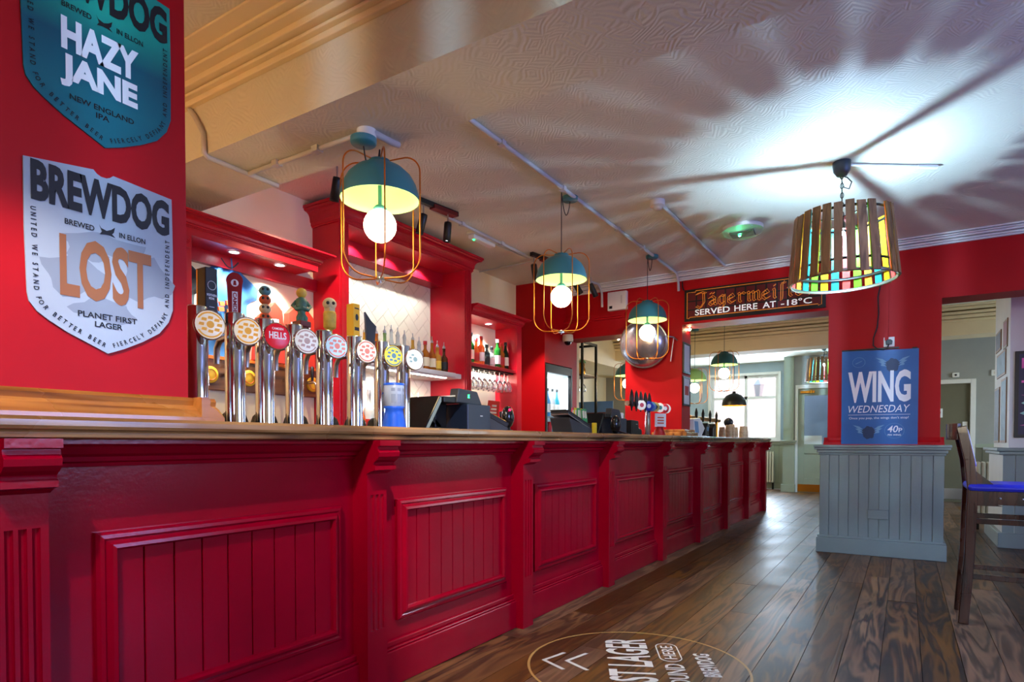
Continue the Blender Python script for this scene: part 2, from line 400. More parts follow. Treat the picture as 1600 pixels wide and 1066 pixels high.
# red pier standing on the near end of the bar
structure('wall_pier', MB().box(-2.42, -1.90, 0.40, 1.117, 1.19, ZC), 'red_wall')
b = MB()
prof = [(0.0,1.19),(0.022,1.19),(0.03,1.18),(0.026,1.165),(0.045,1.155),(0.062,1.14),(0.075,1.128),(0.075,1.115),(0,1.115)]
b.prism([(p[0], p[1]) for p in prof], (-1.90, 0, 0), X3, Z3, Y3, 0.33, 1.117+0.075)
b.prism([(p[0], p[1]) for p in prof], (0, 1.117, 0), Y3, Z3, X3, -2.42, -1.826)
b.box(-2.42, -1.90, 0.33, 1.117, 1.115, 1.19)
structure('trim_5', b, 'trim_wood', label='varnished timber moulding round the foot of the near red pier')
b = MB(); b.box(-2.36, -1.97, 6.64, 7.08, 1.115, 1.165).box(-2.34, -2.0, 6.67, 7.06, 1.165, 1.195)
structure('trim_6', b, 'trim_wood', bevel=0.008, label='varnished timber moulding round the foot of the far red pier')
# side and end walls (out of view, with the windows that light the room)
wr = MB().box(3.6, 3.75, -2.5, 1.8, 0, ZC).box(3.6, 3.75, 4.2, 8.9, 0, ZC).box(3.6, 3.75, 1.8, 4.2, 0, 1.2).box(3.6, 3.75, 1.8, 4.2, 2.3, ZC)
wr.box(3.6, 3.75, 8.9, 12.1, 0, 1.0).box(3.6, 3.75, 8.9, 12.1, 2.5, ZC).box(3.6, 3.75, 12.1, 15.2, 0, ZC)
structure('wall_right', wr, 'cream')
structure('wall_front', MB().box(-4.15, 0.4, -2.65, -2.5, 0, ZC).box(2.0, 3.75, -2.65, -2.5, 0, ZC).box(0.4, 2.0, -2.65, -2.5, 0, 1.2).box(0.4, 2.0, -2.65, -2.5, 2.3, ZC), 'red_wall')
# far room
structure('wall_far_left', MB().box(-5.35, -5.2, 7.03, 15.35, 0, ZC).box(-5.35, -3.467, 7.03, 7.1, 0, ZC), 'cream')
structure('bulkhead', MB().box(-5.2, -4.35, 7.1, 11.9, 2.38, ZC), 'cream', label='cream boxed bulkhead along the far room side wall')
structure('wall_far', MB().box(-2.2, -1.96, 14.45, 14.6, 1.12, ZC).box(-1.96, -1.03, 14.45, 14.6, 2.27, ZC).box(-1.03, 0.0, 14.45, 14.6, 0, ZC).box(-0.1, 0.0, 13.49, 14.45, 0, ZC)
          .box(-2.2, -2.05, 14.6, 15.2, 0, ZC), 'wall_grey')
bay = MB().box(-5.2, -3.92, 15.2, 15.35, 0, ZC).box(-2.43, -2.05, 15.2, 15.35, 0, ZC).box(-3.92, -2.43, 15.2, 15.35, 0, 1.12).box(-3.92, -2.43, 15.2, 15.35, 2.6, ZC)
structure('wall_bay', bay, 'wall_blue_grey')
structure('wall_far_partition', MB().box(-5.2, -4.75, 11.9, 12.05, 0, 2.6), 'wall_grey')
structure('wall_lounge', MB().box(0.0, 0.42, 13.49, 13.64, 0, ZC).box(0.42, 1.04, 13.49, 13.64, 2.165, ZC).box(1.04, 3.6, 13.49, 13.64, 0, ZC), 'wall_grey')
# window of the bay
wi = structure('window_1', MB().box(-3.98, -2.37, 15.13, 15.20, 2.6, 2.66).box(-3.98, -3.92, 15.13, 15.2, 1.12, 2.6).box(-2.43, -2.37, 15.13, 15.2, 1.12, 2.6), 'white_paint')
fr = MB()
for xa, xb in ((-3.92,-3.86),(-3.165,-3.105),(-2.49,-2.43)): fr.box(xa, xb, 15.2, 15.28, 1.12, 2.6)
for za, zb in ((1.12,1.18),(2.06,2.12),(2.54,2.6)): fr.box(-3.86, -2.49, 15.2, 15.28, za, zb)
fr.build('window_frame', 'white_paint', wi)
for xa, xb in ((-3.86,-3.165),(-3.105,-2.49)):
    for za, zb in ((1.18,2.06),(2.12,2.54)): MB().box(xa, xb, 15.235, 15.241, za, zb).build('pane', 'pane', wi)
MB().box(-4.0, -2.35, 15.08, 15.2, 1.08, 1.12).build('window_sill', 'white_paint', wi)
structure('trim_7', MB().box(-5.2, -2.2, 15.14, 15.2, 1.0, 1.08).box(-5.2,-2.2,15.17,15.2,0,0.14), 'sage', bevel=0.006)
dado = structure('wall_dado', MB().box(-5.2, -2.2, 15.185, 15.2, 0.14, 1.0), 'sage', label='tongue and groove panelling below the bay window')
for i in range(12): MB().box(-3.4+i*0.1+0.003, -3.4+(i+1)*0.1-0.003, 15.172, 15.185, 0.14, 1.0).build('board', 'sage', dado)
# pilaster beside the glazed door
pl = structure('wall_pilaster', MB().box(-2.2, -1.97, 14.36, 14.45, 0.16, 1.03).box(-2.2,-2.0,14.42,14.45,1.1,ZC), 'sage', label='sage pilaster beside the glazed door')
MB().box(-2.23, -1.955, 14.32, 14.45, 1.03, 1.065).box(-2.25, -1.94, 14.30, 14.45, 1.065, 1.10).build('cap', 'sage', pl, bevel=0.006)
MB().box(-2.23, -1.955, 14.33, 14.45, 0, 0.16).build('plinth', 'sage', pl, bevel=0.006)
# glazed door
d1 = structure('door_1', MB().box(-1.92, -1.80, 14.47, 14.51, 0, 2.19).box(-1.22, -1.10, 14.47, 14.51, 0, 2.19).box(-1.80, -1.22, 14.47, 14.51, 2.04, 2.19).box(-1.80, -1.22, 14.47, 14.51, 0.82, 1.02).box(-1.80, -1.22, 14.47, 14.51, 0, 0.30), 'sage', bevel=0.004, label='sage green half glazed door')
MB().box(-1.80, -1.22, 14.488, 14.494, 1.02, 2.04).build('pane', 'pane', d1)
MB().box(-1.80, -1.22, 14.485, 14.50, 0.30, 0.82).build('lower_panel', 'sage', d1)
MB().box(-1.92, -1.10, 14.462, 14.47, 0.015, 0.17).build('kick_plate', 'brass', d1, label='brass kick plate')
MB().box(-1.87, -1.60, 14.41, 14.47, 2.095, 2.14).cyl((-1.66,14.40,2.15),(-1.66,14.40,2.09),0.02).build('door_closer', 'brass', d1, label='brass door closer')
MB().box(-1.97, -1.92, 14.43, 14.52, 0, 2.27).box(-1.10, -1.05, 14.43, 14.52, 0, 2.27).box(-1.92, -1.10, 14.43, 14.52, 2.19, 2.27).build('door_frame', 'white_paint', d1, bevel=0.004)
MB().box(-1.80, -1.46, 14.478, 14.484, 1.02, 1.20).build('notice', 'paper', d1, label='white paper notice at the foot of the glass')
# vestibule seen through the door glass
structure('wall_vestibule', MB().box(-2.05, -0.5, 15.9, 16.0, 0, 2.7).box(-0.6, -0.5, 14.6, 15.9, 0, 2.7), 'wall_blue_grey')
# toilet door
d2 = structure('door_2', MB().box(0.42, 0.965, 13.52, 13.56, 0.0, 2.09), 'olive_door', label='olive toilet door')
MB().box(0.965, 1.04, 13.45, 13.56, 0, 2.165).box(0.35, 0.965, 13.45, 13.56, 2.09, 2.165).build('door_frame', 'white_paint', d2, bevel=0.004)
MB().box(0.43, 0.955, 13.512, 13.52, 0.05, 0.24).build('kick_plate', 'steel', d2)
MB().box(0.86, 0.93, 13.508, 13.52, 1.02, 1.42).build('push_plate', 'white_plastic', d2, label='white push plate')
s = MB().box(0.46, 0.57, 13.512, 13.52, 1.50, 1.66); s.box(0.46, 0.57, 13.5115, 13.512, 1.50, 1.66, 0)
sg = s.build('door_sign', 'print_white', d2, label='small white door sign with a black figure')
MB().lathe([(0.0,0),(0.014,0)], (0.515,13.511,1.635), 12, axis=(0,-1,0), cap=False).prism([(-0.02,-0.03),(0.02,-0.03),(0.028,0.03),(-0.028,0.03)], (0.515,13.511,1.575), X3, Z3, Y3, -0.001, 0).build('figure', 'print_black', sg)
structure('trim_8', MB().box(1.04, 3.6, 13.44, 13.49, 0.96, 1.03).box(1.04, 3.6, 13.465, 13.49, 0, 0.14), 'sage', bevel=0.006)
dl = structure('wall_lounge_dado', MB().box(1.04, 3.6, 13.482, 13.49, 0.14, 0.96), 'olive_door', label='panelled dado beside the toilet door')
for i in range(6): MB().box(1.04+i*0.1+0.003, 1.04+(i+1)*0.1-0.003, 13.47, 13.482, 0.14, 0.96).build('board', 'olive_door', dl)
# wall stub with posters, seen through the right-hand doorway
ws = structure('wall_stub', MB().box(0.877, 1.9, 7.88, 9.1, 0.98, ZC).box(0.835, 1.9, 7.90, 9.1, 0, 0.98), 'white_paint')
MB().box(0.78, 1.92, 7.83, 9.14, 0.965, 1.0).box(0.80, 1.92, 7.85, 9.12, 0.93, 0.965).build('dado_rail', 'grey_green', ws, bevel=0.008)
MB().box(0.80, 1.9, 7.85, 9.12, 0, 0.15).build('skirting', 'grey_green', ws, bevel=0.006)
for i in range(10): MB().box(0.833+i*0.1+0.003, 0.833+(i+1)*0.1-0.003, 7.885, 7.90, 0.15, 0.93).build('board', 'grey_green', ws)
# outside
structure('exterior_wall', MB().box(-16, 6, 19.5, 19.8, -0.3, 7), 'brick', label='pale brick building across the street')
structure('exterior_ground', MB().box(-16, 8, 15.4, 30, -0.35, -0.3).box(3.9, 12, -6, 15.4, -0.35, -0.3).box(-6, 3.9, -12, -2.7, -0.35, -0.3), 'pavement')
# panelled pillar below the poster
pp = structure('wall_pillar_dado', MB().box(-0.69, 0.30, 6.688, 7.07, 0, 0.965), 'grey_green', label='grey green panelled base of the red pillar')
for i in range(12): MB().box(-0.69+i*0.0825+0.0022, -0.69+(i+1)*0.0825-0.0022, 6.674, 6.690, 0.15, 0.965).build('board', 'grey_green', pp, bevel=0.002)
cp = MB()
for (d, z0, z1) in ((0.012,0.935,0.955),(0.025,0.955,0.985),(0.045,0.985,1.005),(0.052,1.005,1.03)): cp.box(-0.69-d, 0.30+d, 6.674-d, 7.08+d, z0, z1)
cp.build('cap', 'grey_green', pp, bevel=0.006)
MB().box(-0.715, 0.325, 6.655, 7.09, 0, 0.145).box(-0.707, 0.317, 6.662, 7.085, 0.145, 0.165).build('skirting', 'grey_green', pp, bevel=0.005)
MB().box(-0.285, -0.115, 6.660, 6.676, 0.345, 0.43).build('blank_plate', 'grey_green', pp, bevel=0.004, label='painted over blank socket plate')
rb = MB(); pr = [(0.0,1.10),(0.006,1.09),(0.012,1.075),(0.02,1.065),(0.03,1.055),(0.034,1.03),(0.0,1.03)]
rb.prism(pr, (0,6.72,0), -Y3, Z3, X3, -0.66, 0.297).prism(pr, (0.267,0,0), X3, Z3, Y3, 6.69, 7.04).prism(pr, (-0.63,0,0), -X3, Z3, Y3, 6.69, 7.04)
structure('trim_9', rb, 'red_wall', label='red moulding at the foot of the red pillar')
structure('wall_boxing', MB().box(-0.165, -0.135, 6.70, 6.72, 1.99, 2.795), 'red_wall', label='red painted cable boxing above the poster')
# ================================================================== THE BAR
XF = -1.885                                   # face of the bar front
bar = thing('bar_counter', 'long crimson panelled bar counter with fluted posts and corbels', 'bar counter', (-2.1, 5.0, 0))
MB().box(-2.30, XF, -1.0, 10.25, 0, 1.06).build('body', 'bar_red', bar)
# skirting and under-worktop moulding
sk = MB().box(XF, -1.852, -1.0, 10.25, 0, 0.155).box(XF, -1.858, -1.0, 10.25, 0.155, 0.166).box(XF, -1.868, -1.0, 10.25, 0.166, 0.192)
sk.build('skirting', 'bar_red', bar, bevel=0.005)
mo = MB().prism([(0,0.985),(0.012,0.985),(0.016,0.995),(0.03,1.0),(0.034,1.012),(0.05,1.02),(0.07,1.04),(0.085,1.047),(0.085,1.06),(0,1.06)], (XF,0,0), X3, Z3, Y3, -1.0, 10.25)
mo.build('moulding', 'bar_red', bar)
# fluted pilasters with corbels
def pilaster(k, y):
    w2 = 0.055; xf = -1.805; m = MB()
    # cross-section with three grooves, run from z .29 to .84; plain above and below
    m.box(XF, xf, y-w2, y+w2, 0.0, 0.29).box(XF, xf, y-w2, y+w2, 0.84, 1.06)
    sec = [(y-w2, XF), (y+w2, XF), (y+w2, xf)]
    for c in (0.028, 0.0, -0.028):
        for t in range(7):
            a = PI*t/6; sec.append((y+c+0.009*math.cos(a), xf-0.010*math.sin(a)))
    sec.append((y-w2, xf))
    m.prism([(p[1], p[0]) for p in sec], (0,0,0), X3, Y3, Z3, 0.29, 0.84)
    o = m.build('pilaster', 'bar_red', bar, bevel=0)
    c = MB()
    pf = [(0,1.06),(0.075,1.06),(0.075,1.038),(0.060,1.034),(0.062,1.022),(0.070,1.012),(0.068,0.995),(0.055,0.982),(0.040,0.972),(0.036,0.962),(0.048,0.958),(0.048,0.942),(0.022,0.936),(0.0,0.925)]
    c.prism(pf, (xf,0,0), X3, Z3, Y3, y-w2-0.004, y+w2+0.004)
    c.build('corbel', 'bar_red', o)
YP = [0.645+1.2*k for k in range(-1, 9)]
for k, y in enumerate(YP): pilaster(k, y)
# panels: backing, boards and mitred frame
def frame_ring(m, y0, y1, z0, z1, prof):
    """mitred picture frame on the x=XF plane; prof = (inset, out)"""
    rings = []
    for (i, o) in prof: rings.append([(XF+o, y0+i, z0+i), (XF+o, y1-i, z0+i), (XF+o, y1-i, z1-i), (XF+o, y0+i, z1-i)])
    V = [p for r in rings for p in r]; F = []
    for r in range(len(rings)-1):
        for k in range(4): F.append((r*4+k, r*4+(k+1) % 4, (r+1)*4+(k+1) % 4, (r+1)*4+k))
    m.add(V, F)
for k in range(len(YP)-1):
    c = (YP[k]+YP[k+1])/2 + 0.03; y0 = c-0.44; y1 = c+0.44; z0 = 0.272; z1 = 0.803
    pn = MB().box(XF, XF+0.004, y0+0.03, y1-0.03, z0+0.03, z1-0.03).build('panel', 'bar_red', bar)
    nb = 9; yw = (y1-y0-0.08)/nb
    for i in range(nb):
        ya = y0+0.04+i*yw
        MB().box(XF+0.002, XF+0.013, ya+0.0022, ya+yw-0.0022, z0+0.035, z1-0.035).build('board', 'bar_red', pn, bevel=0.002)
    f = MB(); frame_ring(f, y0, y1, z0, z1, ((0,0),(0,0.014),(0.008,0.022),(0.018,0.024),(0.024,0.019),(0.036,0.032),(0.046,0.034),(0.052,0.024),(0.055,0.012),(0.055,0.0)))
    f.build('panel_frame', 'bar_red', pn)
# worktop
wt = MB(); pf = [(-2.44,1.078),(-1.776,1.078),(-1.770,1.062),(-1.762,1.060),(-1.758,1.066),(-1.757,1.079),(-1.762,1.083),(-1.754,1.087),(-1.752,1.095),(-1.752,1.108),(-1.757,1.115),(-2.44,1.115)]
pf = [(-2.44,1.060),(-1.768,1.060),(-1.762,1.064),(-1.761,1.076),(-1.766,1.080),(-1.754,1.084),(-1.751,1.092),(-1.751,1.106),(-1.757,1.115),(-2.44,1.115)]
wt.prism(pf, (0,0,0), X3, Z3, Y3, -1.05, 10.335)
tag(wt.build('bar_worktop', 'worktop_wood'), 'long polished brown timber worktop on the crimson bar', 'worktop')
ZT = 1.115

# ------------------------------------------------------------------ beer fonts
badge_cols = [((246,238,214),(240,180,60)), ((246,236,210),(244,176,40)), ((214,22,40),(235,235,235)), ((240,236,226),(190,160,150)), ((200,228,240),(230,140,120)), ((238,230,214),(200,120,100)), ((240,220,70),(80,120,140)), ((246,246,240),(120,150,150))]
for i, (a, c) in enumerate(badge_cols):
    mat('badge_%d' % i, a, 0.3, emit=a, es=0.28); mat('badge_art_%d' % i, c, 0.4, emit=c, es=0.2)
mat('handle_black', (26, 28, 32), 0.45); mat('handle_red', (150, 10, 28), 0.3); mat('handle_yellow', (222, 170, 30), 0.4); mat('bone', (196, 178, 140), 0.6, var=0.2, vscale=40)
mat('clay_blue', (80, 130, 140), 0.6); mat('clay_orange', (200, 90, 50), 0.6); mat('clay_yellow', (196, 160, 60), 0.5, var=0.2, vscale=40); mat('clay_green', (70, 110, 90), 0.5, var=0.3, vscale=40); mat('handle_maroon', (96, 20, 20), 0.35)
TAPX = -2.15
TAPY = [1.30, 1.449, 1.579, 1.72, 1.88, 2.057, 2.232, 2.386]
desc = ['chrome beer font with tall black box handle, nearest the pier', 'chrome beer font with crimson paddle handle and orange badge', 'chrome beer font with red badge and stacked skull handle', 'chrome beer font with pale floral badge and painted figure handle', 'chrome beer font with blue badge and skull mug handle', 'chrome beer font with cream badge and yellow box handle', 'chrome beer font with yellow badge and black wedge handle', 'chrome beer font with plain white badge, farthest from the pier']
def beer_font(i, y):
    t = thing('beer_font', desc[i], 'beer tap', (TAPX, y, ZT), group='beer fonts on the near end of the bar')
    x = TAPX
    MB().lathe([(0.036,0),(0.036,0.418),(0.034,0.423),(0.0,0.424)], (x,y,ZT), 28).build('column', 'chrome', t)
    MB().lathe([(0.052,0),(0.052,0.008),(0.040,0.012)], (x,y,ZT), 24).build('base_flange', 'chrome', t)
    n = Vector((0.96,-0.27,0.04)).normalized(); c = Vector((x+0.034,y+0.014,1.464))
    MB().cyl(c - n*0.005, c+n*0.028, 0.022, 16).lathe([(0.0,0.0),(0.045,0.022),(0.053,0.028),(0.054,0.040),(0.050,0.044)], c, 28, axis=n, cap=False).build('badge_rim', 'chrome', t)
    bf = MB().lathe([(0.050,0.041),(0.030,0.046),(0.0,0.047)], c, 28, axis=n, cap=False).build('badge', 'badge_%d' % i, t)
    U = Vector((0,0,1)).cross(n).normalized(); V = n.cross(U); O = c + n*0.0475
    a = MB()
    if i == 2:
        fit(a, 'HELLS', -0.034, 0.034, -0.012, 0.016, O, U, V, 0.03); fit(a, 'CAMDEN', -0.022, 0.022, 0.024, 0.033, O, U, V, 0.02)
    else:
        a.flat([(0.013*math.cos(2*PI*k/12), 0.013*math.sin(2*PI*k/12)) for k in range(12)], [tuple(range(12))], O, U, V)
        if i != 7:
            for s0 in (0, PI):          # coloured crescents at the top and bottom of the badge
                A = [(0.046*math.cos(s0+0.45+2.24*q/10), 0.046*math.sin(s0+0.45+2.24*q/10)) for q in range(11)]
                a.flat(A, [tuple(range(11))], O - n*0.004, U, V)
        for k in range(8 if i not in (7,) else 3):
            an = 2*PI*k/8+0.3*i; p = (0.03*math.cos(an), 0.03*math.sin(an)*0.8)
            a.flat([(p[0]-0.009,p[1]-0.004),(p[0]+0.008,p[1]-0.006),(p[0]+0.010,p[1]+0.005),(p[0]-0.006,p[1]+0.006)], [(0,1,2,3)], O, U, V)
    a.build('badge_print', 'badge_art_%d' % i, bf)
    # spout towards the server side
    sp = MB(); sp.tube([(x,y,1.455),(x-0.06,y+0.01,1.455),(x-0.12,y+0.015,1.45),(x-0.14,y+0.016,1.42),(x-0.142,y+0.016,1.36)], 0.012, 10); pass
    sp.build('spout', 'steel', t)
    MB().lathe([(0.055,0),(0.054,0.02),(0.046,0.045),(0.03,0.06),(0.0,0.065)], (x-0.13,y-0.05,ZT), 18).build('drip_cup', 'rubber', t)
    # handle on the spout valve
    hx, hy, hz = x-0.05, y+(0.07,0.034,0.04,0.08,0.075,0.04,-0.03,0.03)[i], (1.49,1.461,1.505,1.526,1.54,1.525,1.465,1.50)[i]
    MB().tube([(x-0.01,y,1.50),(hx,hy,hz-0.03),(hx,hy,hz+0.03)], 0.009, 8).build('valve', 'steel', t)
    h = MB(); hm = 'handle_black'; lab = None
    if i == 0:
        h.box(hx-0.03,hx+0.03,hy-0.024,hy+0.024,hz+0.03,hz+0.205); lab = 'tall black box handle'
    elif i == 1:
        pts = [(-0.016,0.0),(0.016,0.0),(0.027,0.20)] + [(0.030*math.cos(PI*k/10), 0.215+0.030*math.sin(PI*k/10)) for k in range(11)] + [(-0.027,0.20)]
        h.prism(pts, (hx,hy,hz), Vector((0.45,0.89,0)), Z3, Vector((0.89,-0.45,0)), -0.009, 0.009); hm = 'handle_red'; lab = 'crimson paddle handle'
    elif i == 2:
        h.cyl((hx,hy,hz),(hx,hy,hz+0.04),0.010); hm = 'handle_red'; lab = 'handle of four stacked clay skulls'
    elif i == 3:
        h.box(hx-0.028,hx+0.028,hy-0.028,hy+0.028,hz+0.02,hz+0.045).box(hx-0.022,hx+0.022,hy-0.022,hy+0.022,hz-0.09,hz+0.02); hm = 'handle_maroon'
    elif i == 4:
        h.lathe([(0.012,0),(0.012,0.02),(0.024,0.024),(0.028,0.03),(0.029,0.09),(0.026,0.10),(0.0,0.10)], (hx,hy,hz), 18); hm = 'clay_yellow'
    elif i == 5:
        h.box(hx-0.024,hx+0.024,hy-0.020,hy+0.020,hz+0.01,hz+0.175); hm = 'handle_yellow'; lab = 'yellow box handle'
    elif i == 6:
        h.prism([(-0.012,0),(0.014,0),(0.030,0.15),(0.004,0.175),(-0.024,0.215)], (hx,hy,hz), Vector((0.45,0.89,0)), Z3, Vector((0.89,-0.45,0)), -0.012, 0.012); lab = 'black wedge handle'
    else:
        h.lathe([(0.008,0),(0.012,0.02),(0.009,0.04),(0.0,0.045)], (hx,hy,hz), 12)
    ho = h.build('handle', hm, t, bevel=0.003 if i in (0,3,5) else 0, label=lab)
    U2 = Vector((0.53,0.85,0)); N2 = Vector((0.85,-0.53,0))
    if i == 0:
        a = MB(); O = Vector((hx+0.0305, hy, hz))
        a.tube([(O.x+0.0005, O.y+0.016*math.cos(k*PI/8), O.z+0.14+0.016*math.sin(k*PI/8)) for k in range(16)], 0.0012, 4, True)
        fit(a,'NORTHERN',-0.019,0.019,0.10,0.109,O,Y3,Z3,0.02); fit(a,'MONK',-0.011,0.011,0.088,0.097,O,Y3,Z3,0.02); a.flat([(-0.01,0.060),(0.01,0.060),(0.01,0.062),(-0.01,0.062)],[(0,1,2,3)],O,Y3,Z3)
        a.build('lettering', 'print_white', ho)
        MB().box(hx-0.026,hx-0.020,hy-0.0248,hy-0.024,hz+0.035,hz+0.20).build('gold_strip','brass',ho)
    elif i == 1:
        O = Vector((hx,hy,hz)) + Vector((0.89,-0.45,0))*0.0095; a = MB(); U1 = Vector((0.45,0.89,0))
        a.flat([(0.014*math.cos(2*PI*k/14), 0.205+0.014*math.sin(2*PI*k/14)) for k in range(14)], [tuple(range(14))], O, U1, Z3)
        a.flat([(-0.010,0.07),(0.010,0.07),(0.010,0.172),(-0.010,0.172)], [(0,1,2,3)], O, U1, Z3); p = a.build('lettering_panel','print_white',ho)
        a = MB(); O2 = O + Vector((0.89,-0.45,0))*0.0006
        fit(a,'CAMDEN',0.0,0.094,-0.007,0.007,O2+Z3*0.168,-Z3,U1,0.03)
        a.flat([(-0.006,0.196),(0.006,0.196),(0.004,0.214),(-0.004,0.214)], [(0,1,2,3)], O2, U1, Z3); a.build('lettering','handle_red',ho)
    elif i == 2:
        for q, cm in enumerate(('clay_orange','bone','clay_orange','clay_blue')):
            cz = hz+0.052+q*0.036; m = MB().sphere((hx,hy,cz), 0.024, 14, 10, sc=(1,1,0.85))
            sk_ = m.build('skull', cm, ho)
            e = MB()
            for sgn in (-1,1): e.sphere(Vector((hx,hy,cz+0.003)) + N2*0.021 + U2*0.009*sgn, 0.006, 8, 6)
            e.build('eye_socket','black',sk_)
    elif i == 3:
        fz = hz+0.045
        m = MB().lathe([(0.020,0),(0.022,0.02),(0.014,0.03),(0.02,0.05),(0.026,0.075),(0.022,0.095),(0.010,0.103)], (hx,hy,fz), 14)
        for sgn in (-1,1):
            s0 = Vector((hx,hy,fz+0.085)); m.tube([s0+U2*0.02*sgn, s0+U2*0.036*sgn-Z3*0.02, s0+U2*0.024*sgn-Z3*0.038+N2*0.02, s0+N2*0.024-Z3*0.03], 0.008, 7)
            m.tube([Vector((hx,hy,fz+0.03))+U2*0.008*sgn, Vector((hx,hy,fz+0.012))+U2*0.016*sgn+N2*0.014, Vector((hx,hy,fz+0.0))+U2*0.014*sgn], 0.009, 7)
        m.build('figure', 'clay_green', ho)
        MB().sphere((hx,hy,fz+0.122), 0.022, 14, 10).build('figure_head', 'clay_yellow', ho)
    elif i == 4:
        m = MB().sphere((hx,hy,hz+0.135), 0.031, 16, 12, sc=(1,1,0.9)).box(hx-0.016,hx+0.02,hy-0.018,hy+0.014,hz+0.098,hz+0.118); sk_ = m.build('skull', 'bone', ho)
        e = MB()
        for sgn in (-1,1): e.sphere(Vector((hx,hy,hz+0.135)) + N2*0.027 + U2*0.012*sgn, 0.008, 8, 6)
        e.build('eye_socket','black',sk_)
    elif i == 5:
        a = MB(); O = Vector((hx+0.0245,hy,hz)); a.flat([(-0.014,0.150),(0.014,0.150),(0.014,0.156),(-0.014,0.156)],[(0,1,2,3)],O,Y3,Z3); a.flat([(-0.014,0.05),(0.014,0.05),(0.014,0.066),(-0.014,0.066)],[(0,1,2,3)],O,Y3,Z3)
        a.flat([(0.010*math.cos(2*PI*k/10), 0.112+0.016*math.sin(2*PI*k/10)) for k in range(10)], [tuple(range(10))], O, Y3, Z3); a.build('lettering','navy_plastic',ho)
for i, y in enumerate(TAPY): beer_font(i, y)
# ================================================================== THE BACK BAR
def crown(y0, y1, z0, z1, xb, xf, out, left_ret=True, right_ret=True):
    """crown moulding swept round the cabinet head; xf = face of the carcass, out = projection at the top"""
    m = MB(); h = z1-z0
    prof = [(0,0),(0.10,0),(0.10,0.06),(0.18,0.08),(0.18,0.22),(0.26,0.25),(0.28,0.34)] + [(0.28+0.50*(1-math.cos(q*PI/12)), 0.34+0.40*math.sin(q*PI/12)) for q in range(1, 7)] + [(0.86,0.76),(0.90,0.82),(0.90,0.86),(1.0,0.87),(1.0,1.0),(0,1.0)]
    V = []; F = []
    for d, z in prof:
        d *= out; a = y0-(d if left_ret else 0); b = y1+(d if right_ret else 0)
        V += [(xb,a,z0+z*h),(xf+d,a,z0+z*h),(xf+d,b,z0+z*h),(xb,b,z0+z*h)]
    n = len(prof)
    for i in range(n-1):
        for k in range(4): F.append((i*4+k, i*4+(k+1) % 4, (i+1)*4+(k+1) % 4, (i+1)*4+k))
    F += [(3,2,1,0), tuple((n-1)*4+k for k in range(4))]
    m.add(V, F); return m
def downlight(parent, x, y, z, power=6, tgt=(0,0,-1), ang=95):
    o = MB().lathe([(0.042,0),(0.042,-0.004),(0.030,-0.006),(0.028,0)], (x,y,z), 20, cap=False).build('downlight_ring', 'white_plastic', parent)
    MB().lathe([(0.030,-0.002),(0.0,-0.002)], (x,y,z), 20, cap=False).build('downlight_lens', 'lamp_disc', o)
    spot('downlight', (x,y,z-0.012), (x+tgt[0], y+tgt[1], z-0.012+tgt[2]), power, (0.88,0.95,1.0), ang, 0.6, 0.025)
# counter along the back wall (its top stays below eye level)
bc = thing('back_bar_counter', 'red back bar counter with dark top along the server side wall', 'cabinet', (-3.6, 4.0, 0))
MB().box(-3.845, -3.36, 0.2, 5.86, 0, 1.01).build('body', 'back_red', bc)
MB().box(-3.845, -3.33, 0.2, 5.86, 1.01, 1.05).build('top', 'dark_grey', bc)
for i in range(9): MB().box(-3.36, -3.345, 0.25+i*0.62, 0.25+i*0.62+0.58, 0.08, 0.99).build('door', 'back_red', bc, bevel=0.004)
ZB = 1.05
# ---- left unit
lu = thing('back_bar_cabinet', 'red back bar cabinet with cream back behind the beer fonts', 'cabinet', (-3.7, 2.2, ZB), group='back bar cabinets')
MB().box(-3.85, -3.842, 0.6, 3.255, ZB, 2.31).build('back_panel', 'cream', lu)
crown(0.55, 3.06, 2.315, 2.392, -3.85, -3.56, 0.09, False, True).build('crown', 'back_red', lu)
MB().box(-3.85, -3.56, 0.6, 3.06, 2.285, 2.315).box(-3.60,-3.56,0.6,3.06,2.27,2.285).box(-3.842,-3.80,0.6,3.255,2.20,2.285).build('soffit', 'back_red', lu)
st = MB().box(-3.84, -3.55, 2.06, 2.118, ZB, 2.27).build('stile', 'back_red', lu, bevel=0.003)
MB().box(-3.55, -3.545, 2.062, 2.116, 2.19, 2.27).tube([(-3.545, 2.089+0.018*math.cos(2*PI*k/16), 2.23+0.018*math.sin(2*PI*k/16)) for k in range(16)], 0.003, 6, True).tube([(-3.545, 2.089+0.010*math.cos(2*PI*k/16), 2.23+0.010*math.sin(2*PI*k/16)) for k in range(16)], 0.003, 6, True).build('rosette', 'back_red', st)
MB().box(-3.552, -3.546, 2.084, 2.094, 1.1, 2.15).build('bead', 'back_red', st)
for y in (2.48, 2.83): downlight(lu, -3.68, y, 2.284, 42, (-0.25,0,-1))
# wooden tap rail on the back panel
rl = thing('tap_rail', 'brown wooden rail with wall mounted chrome taps and round yellow badges', 'tap rail', (-3.8, 2.65, 1.40))
MB().box(-3.842, -3.80, 2.13, 3.25, 1.395, 1.595).build('board', 'rail_wood', rl, bevel=0.004)
MB().box(-3.842, -3.79, 2.13, 3.25, 1.595, 1.615).build('ledge', 'orange', rl)
for y in (2.30, 2.47, 2.70, 2.945, 3.15):
    t = MB().cyl((-3.80,y,1.50),(-3.73,y,1.50),0.012).tube([(-3.735,y,1.50),(-3.70,y,1.49),(-3.69,y,1.45),(-3.69,y,1.41)],0.010,8).build('tap', 'chrome', rl)
    MB().lathe([(0.008,0),(0.010,0.02),(0.014,0.05),(0.012,0.10),(0.0,0.11)], (-3.735,y,1.51), 12).build('tap_handle', 'black', t)
mat('badge_yellow', (236,186,40), 0.4)
